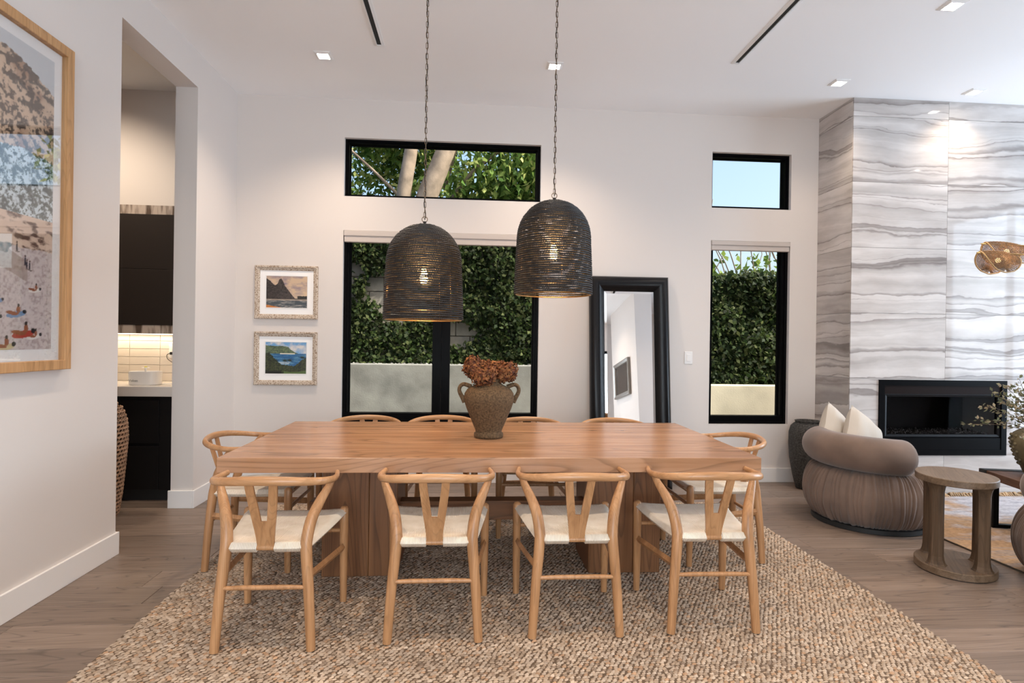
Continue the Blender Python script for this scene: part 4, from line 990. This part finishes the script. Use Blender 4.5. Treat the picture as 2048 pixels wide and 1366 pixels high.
ar = np_mesh('area_rug', V, np.stack([I, I+1, I+221, I+220], 1), W_['area_rug'], None, np.clip(c, 0, 1)); tag(ar, 'multicoloured striped wool rug with fringe in front of the fireplace', 'rug')
MB().box(ax0, ax1, ay0, ay1, .0, .009).build('rug_backing', plain('rug_backing', (.10, .08, .06), .95), ar)
m = MB()
for k in range(150):
    x = ax0+.01+k*(ax1-ax0)/150; a = random.uniform(-.02, .02)
    m.tube([(x, ay1-.01, .014), (x+a, ay1+.02, .026+random.uniform(-.006, .012)), (x+a*1.5, ay1+.045, .016+random.uniform(0, .012)), (x+a*1.2, ay1+.062, .008)], [.007, .009, .010, .007], 6)
m.build('fringe', plain('rug_fringe', (.42, .29, .17), .95, vary=.4, vscale=14), ar, smooth=True, kind='stuff')
# coffee table
t = empty('coffee_table', (3.84, 4.14, .014), 0, 'low dark wood plank coffee table on black metal legs', 'coffee table'); t.rotation_euler = (0, 0, math.radians(-12))
for i in range(5): MB().box(.0+.24*i+.001, .24*(i+1)-.001, -.62, 0, .35, .406).build('top_plank', W_['darkwood'], t, bevel=.004)
for y in (-.06, -.56): MB().box(-.012, 1.21, y-.03+.0, y+.03, .372, .412).build('end_strap', W_['plinth'], t, bevel=.004)
for y in (-.12, -.50):
    for x in (.04, 1.16): MB().box(x-.018, x+.018, y-.018, y+.018, .024, .35).build('leg', W_['black'], t)
    MB().box(.02, 1.18, y-.018, y+.018, 0, .024).build('foot_bar', W_['black'], t)
# green-brown urn with leafy branches on the coffee table
ux, uy, uz = 4.075, 3.90, .014+.412
t = empty('textured_urn', (ux, uy, uz), 0, 'olive brown embossed pottery urn on the coffee table', 'vase')
up_ = [(.075, .0), (.085, .006), (.105, .06), (.135, .13), (.155, .20), (.158, .245), (.145, .285), (.115, .31), (.085, .325), (.075, .335), (.068, .33), (.07, .30)]
urnm = plain('olive_glaze', (.135, .105, .050), .55, vary=.55, vscale=10, bump=.5, bscale=40)
MB().lathe(up_, 48).build('body', urnm, t, smooth=True)
m = MB(); zz_ = [p[1] for p in up_[:8]]; rr_ = [p[0] for p in up_[:8]]
for i, z in enumerate(np.linspace(.07, .27, 8)):
    r = float(np.interp(z, zz_, rr_))
    for k in range(18):
        if (k//3) % 2: continue
        q = 2*PI*(k+.5*(i % 2))/18; m.sphere((r*math.cos(q), r*math.sin(q), z), .0125, 8, 5)
m.build('embossed_knobs', urnm, t, smooth=True, kind='stuff')
t = empty('leafy_branches', (ux, uy, uz), 0, 'dusty green leafy branches arranged in the olive urn', 'branches')
br = MB(); LV = []; LC = []; rs = random.Random(12)
for k in range(26):
    az = rs.uniform(0, 2*PI); ln = rs.uniform(.30, .52); tiltb = rs.uniform(.15, 1.15)
    if k < 9: az = PI+rs.uniform(-.7, .7); tiltb = rs.uniform(.35, 1.25)
    p = Vector((0, 0, .28)); d = Vector((math.cos(az)*math.sin(tiltb), math.sin(az)*math.sin(tiltb), math.cos(tiltb))); pts = [p.copy()]
    for s_ in range(9):
        p = p+d*(ln/9); d = (d+Vector((rs.uniform(-.12, .12), rs.uniform(-.12, .12), rs.uniform(-.16, .03)))).normalized(); pts.append(p.copy())
        if s_ > 1:
            for _ in range(4):
                ld = Vector((rs.gauss(0, 1), rs.gauss(0, 1), rs.gauss(0, .8))).normalized(); ld = (ld+d*.6).normalized(); L3 = rs.uniform(.022, .042); wd = ld.cross(Vector((rs.gauss(0, 1), rs.gauss(0, 1), rs.gauss(0, 1)))).normalized()*L3*.27
                b0 = p+ld*.006; nn = ld.cross(wd).normalized()*L3*.08
                LV += [b0, b0+ld*L3*.5+wd+nn, b0+ld*L3, b0+ld*L3*.5-wd+nn]; g = rs.uniform(.65, 1.3); cc = rs.choice([(.17, .165, .085), (.25, .22, .13), (.12, .125, .065), (.30, .23, .14)]); LC += [[q*g for q in cc]]*4
    br.tube(pts, [.003-.00022*i for i in range(len(pts))], 5)
br.build('twigs', plain('twig_brown', (.10, .065, .04), .9), t, kind='stuff')
np_mesh('leaves', np.array([tuple(q) for q in LV]), np.arange(len(LV)).reshape(-1, 4), W_['leaf'], t, np.array(LC), kind='stuff')
# dark textured floor jar behind the armchair
t = empty('dark_floor_jar', (3.14, 5.20, 0), 0, 'dark grey pitted stone floor jar behind the armchair in the corner', 'jar')
MB().lathe([(.085, 0), (.10, .004), (.13, .12), (.158, .28), (.168, .42), (.165, .52), (.150, .575), (.125, .60), (.112, .606), (.112, .622), (.118, .628), (.108, .63), (.10, .62), (.10, .55)], 40).build('body', plain('pitted_basalt', (.05, .048, .045), .9, vary=.7, vscale=70, bump=1.0, bscale=130), t, smooth=True)
# shell chandelier of folded cane discs
t = empty('cane_chandelier', (4.35, 3.9, H), 0, 'brass chandelier with folded woven cane shades over the coffee table', 'chandelier')
MB().tube([(0, 0, -1.62), (0, 0, -.01)], .008, 10).build('stem', W_['brass'], t, smooth='auto')
MB().lathe([(.06, -.02), (.065, -.001)], 24).build('canopy', W_['brass'], t, smooth='auto')
def taco(c, Rr, rz, half):
    n = 24; V = []; Fc = []; uvs = []
    for j in range(n+1):
        a = -1+2*j/n                      # along the fold, from front edge to back edge
        for i in range(n+1):
            s_ = -1+2*i/n; w = half*math.sqrt(max(.0, 1-abs(a)**2.3))+.012
            ya = math.copysign(.055*math.sin(min(1, abs(a)*1.15)*PI/2)**.8, a); za = -Rr*(abs(a)**1.25)+.012*math.cos(a*PI/2)-.02*s_*s_
            V.append((s_*w, ya, za)); uvs.append(((s_*w+a*Rr*.5)*62, (a*Rr-s_*w*.4)*62))
    for j in range(n):
        for i in range(n): Fc.append((j*(n+1)+i, j*(n+1)+i+1, (j+1)*(n+1)+i+1, (j+1)*(n+1)+i))
    def surf(a, s_, lift=0.0):
        w = half*math.sqrt(max(.0, 1-abs(a)**2.3))+.012
        ya = math.copysign(.055*math.sin(min(1, abs(a)*1.15)*PI/2)**.8, a); za = -Rr*(abs(a)**1.25)+.012*math.cos(a*PI/2)-.02*s_*s_
        return (s_*w, ya+math.copysign(lift, a), za+lift*.5)
    m = MB()
    for k in range(27):                   # cane strips across and along the fold, with open gaps between them
        s_ = -1+2*k/26; m.tube([surf(-1+2*q/30, s_, .0016*(-1)**(k+q)) for q in range(31)], .0033, 4, flat=(.45, 1.0))
    for k in range(33):
        a = -.985+1.97*k/32; m.tube([surf(a, -1+2*q/22, -.0016*(-1)**(k+q)) for q in range(23)], .0031, 4, flat=(.45, 1.0))
    o = m.build('woven_shade', W_['weave'], t, smooth=True, kind='stuff'); o.location = c; o.rotation_euler = (0, .06, rz)
    edge = [V[j*(n+1)+0] for j in range(n+1)]+[V[j*(n+1)+n] for j in range(n, -1, -1)]
    MB().tube(edge, .005, 6, closed=True).build('rim_binding', plain('cane_binding', (.50, .31, .13), .6) if 'cane_binding' not in bpy.data.materials else bpy.data.materials['cane_binding'], o, smooth=True)
    wpos = (t.location.x+c[0], t.location.y+c[1], H+c[2]-.05)
    MB().sphere((0, 0, -.055), .018, 12, 8).build('bulb', W_['bulb_soft'], o, smooth=True)
    light('chandelier_bulb_light', 'POINT', wpos, 1.3, (1.0, .62, .28), shadow_soft_size=.02)
taco((-.625, -.02, -1.520), .125, math.radians(8), .150)
taco((-.425, .12, -1.430), .135, math.radians(8), .185)
MB().tube([(-.81, -.045, -1.528), (.2, .03, -1.528)], .0045, 8).build('arm_rod', W_['brass'], t, smooth=True)
MB().tube([(-.655, .09, -1.440), (.3, .15, -1.440)], .0045, 8).build('arm_rod', W_['brass'], t, smooth=True)
MB().tube([(0, 0, -1.60), (0, .13, -1.45)], .006, 8).build('arm_rod', W_['brass'], t, smooth=True)

# ------------------------------------------------------------------ garden outside
struct(MB().box(XR+.2, XR+3.9, -4.5, 5.6, 3.4, 3.6).build('added_sun_blocker', W_['ceil']))  # unseen slab added to keep the sun off the right doors
struct(MB().box(XR+.2, XR+4.2, -4.5, 5.6, -.3, -.12).build('ground_terrace', W_['concrete']))
struct(MB().box(-14, 16, D+.2, 30, -.3, -.12).build('ground_outside', W_['soil']))
WY = 7.2
struct(MB().box(-6, 1.9, WY, WY+.22, -.12, 1.02).build('wall_retaining', W_['concrete'], bevel=.01))
struct(MB().box(1.9, 8.5, WY, WY+.22, -.12, .80).build('wall_retaining_low', plain('cream_concrete', (.66, .58, .43), .85, vary=.15, vscale=3, bump=.3, bscale=60), bevel=.01))
struct(MB().box(-6, 1.9, WY+.22, 8.2, .3, .985).build('ground_bed', W_['soil']))
struct(MB().box(1.9, 8.5, WY+.22, 8.2, .2, .74).build('ground_bed_low', W_['soil']))
bw = struct(MB().box(-6, 1.9, 8.22, 8.4, 0, 2.75).build('wall_block', W_['soil'])); bw2 = struct(MB().box(1.9, 8.5, 8.22, 8.4, 0, 2.2).build('wall_block_low', W_['soil']))
blk = None
for par, x0, x1, zs0, zs1 in ((bw, -3.2, 1.6, .98, 2.74), (bw2, 2.6, 5.4, .74, 2.15)):
    r_ = 0; z = zs0
    while z+.19 < zs1+.02:
        x = x0+(.2 if r_ % 2 else 0)
        while x < x1:
            o = MB().box(-.195, .195, -.02, .0, -.095, .095).build('block', W_['block'], par, loc=(x, 8.22, z+.1), bevel=.006, seg=1) if blk is None else inst(blk, (x, 8.22+random.uniform(0, .006), z+.1), par)
            blk = blk or o; x += .4
        z += .2; r_ += 1
def leaves(n, P, size, cols, flat=.0, facing=None, wd=.33):
    a = rng.normal(size=(n, 3)); a[:, 2] -= flat; a /= np.linalg.norm(a, axis=1)[:, None]
    nr = rng.normal(size=(n, 3))
    if facing is not None: nr = nr*.6+np.array(facing)
    b_ = np.cross(nr, a); b_ /= np.linalg.norm(b_, axis=1)[:, None]+1e-9; u = np.cross(a, b_)
    s_ = (rng.uniform(.6, 1.25, (n, 1)))*size
    V = np.stack([P, P+a*s_*.42+b_*s_*wd+u*s_*.1, P+a*s_, P+a*s_*.42-b_*s_*wd+u*s_*.1], 1).reshape(-1, 3)
    cc = np.array(cols)[rng.integers(0, len(cols), n)]*rng.uniform(.6, 1.35, (n, 1))
    return V, np.arange(4*n).reshape(n, 4), np.repeat(cc, 4, 0)
ivy = [(.040, .068, .018), (.062, .092, .026), (.026, .046, .016), (.115, .135, .05), (.042, .056, .024)]
def ivy_panel(name, x0, x1, z0, z1, n, size, lab, seed, topfn=None):
    r = rng.random; X = x0+(x1-x0)*r(n); Z = z0+(z1-z0)*r(n)
    dens = vnoise(X*1.3+seed, Z*1.5, seed)
    keep = dens > (.27+.17*np.clip((Z-1.1)/1.0, 0, 1)*np.clip((-.5-X)*1.5, 0, 1)) ; X, Z, dn = X[keep], Z[keep], dens[keep]
    if topfn is not None:
        k2 = Z < topfn(X); X, Z, dn = X[k2], Z[k2], dn[k2]
    Yy = 8.155-np.abs(rng.normal(0, .10, len(X)))*(.4+1.6*np.clip(dn-.36, 0, 1)*2.2)-.12*np.clip((1.5-Z)*1.0, 0, 1)
    V, Fq, cc = leaves(len(X), np.stack([X, Yy, Z], 1), size, ivy, .5, (0, -1.2, .5))
    o = np_mesh(name, V, Fq, W_['leaf'], None, cc, kind='stuff'); tag(o, lab, 'ivy')
ivy_panel('ivy_vines', -3.0, 1.7, .96, 2.9, 30000, .070, 'ivy climbing the block wall outside the wide window', 41)
ivy_panel('ivy_vines', 2.6, 5.6, .70, 2.52, 24000, .075, 'ivy covering the low block wall outside the narrow window', 43, lambda X: 2.24+.16*vnoise(X*3, X*0, 44))
# white pebbles and litter on the planting bed
n = 900; P = np.stack([rng.uniform(-3, 1.8, n), rng.uniform(7.44, 8.1, n), .985+rng.uniform(0, .02, n)], 1); sz = rng.uniform(.012, .03, n)
V = (P[:, None]+dirs[None]*sz[:, None, None]*np.array([1, 1, .6])*rng.uniform(.7, 1.1, (n, 6, 1))).reshape(-1, 3)
tri6 = np.array([(0, 2, 4), (2, 1, 4), (1, 3, 4), (3, 0, 4), (2, 0, 5), (1, 2, 5), (3, 1, 5), (0, 3, 5)])
tag(np_mesh('pebbles', V, (tri6[None]+np.arange(n)[:, None, None]*6).reshape(-1, 3), W_['leaf'], None, np.repeat(rng.choice([.25, .45, .7], n)[:, None]*np.array([[1, .97, .9]]), 6, 0), kind='stuff'), 'pale pebbles on the raised planting bed', 'pebbles')
# trees
def tree(name, base, trunks, nleaf, crown, size, cols, lab, extra=()):
    t = empty(name, base, 0, lab, 'tree'); bx, by, bz = base
    for pts, r0, r1 in trunks: MB().tube(spline(pts, 5), list(np.linspace(r0, r1, (len(pts)-1)*5+1)), 10).build('trunk', W_['bark'], t, smooth=True)
    cc0, rad = np.array(crown[0]), np.array(crown[1])
    p = rng.normal(size=(nleaf*2, 3)); p /= np.linalg.norm(p, axis=1)[:, None]; p = cc0+p*rad*(rng.random((nleaf*2, 1))**.45)
    dn = vnoise(p[:, 0]*1.1+7, p[:, 2]*1.3+p[:, 1], 51); p = p[dn > np.quantile(dn, .60)]
    V, Fq, cc = leaves(len(p), p, size, cols, .9, None, .23); np_mesh('foliage', V, Fq, W_['leaf'], t, cc, kind='stuff')
tg = [(.17, .27, .06), (.10, .19, .04), (.30, .40, .10), (.075, .14, .03), (.55, .60, .20)]
tree('garden_tree', (-.55, 9.6, -.12), [([(0, 0, 0), (-.30, 0, 2.2), (-.20, -.7, 3.3), (.12, -.8, 4.2), (.6, -.8, 5.6)], .21, .12), ([(-.30, 0, 2.2), (-.48, -.7, 3.3), (-.36, -.8, 4.3), (-.2, -.8, 5.5)], .13, .08),
     ([(0, 0, 3.3), (.45, -.3, 4.0), (1.1, -.5, 4.5), (1.9, -.6, 5.0)], .045, .02), ([(-.2, -.1, 3.3), (-.8, -.3, 3.9), (-1.5, -.5, 4.5)], .035, .015), ([(.1, 0, 3.9), (.3, -.4, 4.5), (.5, -.6, 5.3)], .035, .015)],
     19000, ((.55, .5, 4.6), (2.9, 1.3, 1.55)), .15, tg, 'leafy tree with grey forked trunk outside the high wide window')
t = empty('bare_shrub', (3.9, 9.3, -.12), 0, 'thin bare twigs rising behind the ivy wall by the narrow windows', 'shrub')
m = MB(); rs = random.Random(4)
for k in range(26):
    x, y = rs.uniform(-.9, 1.6), rs.uniform(-.4, .4); p = [(x, y, 1.6), (x+rs.uniform(-.15, .15), y, 2.5), (x+rs.uniform(-.4, .4), y, 3.2+rs.uniform(-.3, .35)), (x+rs.uniform(-.7, .7), y, 3.45+rs.uniform(-.4, .4))]
    m.tube(spline(p, 3), list(np.linspace(.014, .003, 10)), 5)
for k in range(3): m.tube([(-.6+k*.9, 0, 0), (-.5+k*.9, 0, 1.7)], .03, 6)
m.build('twigs', W_['bark'], t, smooth=True, kind='stuff')
pl = np.stack([rng.uniform(-.9, 1.6, 260), rng.uniform(-.5, .3, 260), rng.uniform(2.2, 2.9, 260)], 1); V, Fq, cc = leaves(260, pl, .14, [(.22, .30, .06), (.12, .2, .04)], .5)
np_mesh('foliage', V, Fq, W_['leaf'], t, cc, kind='stuff')
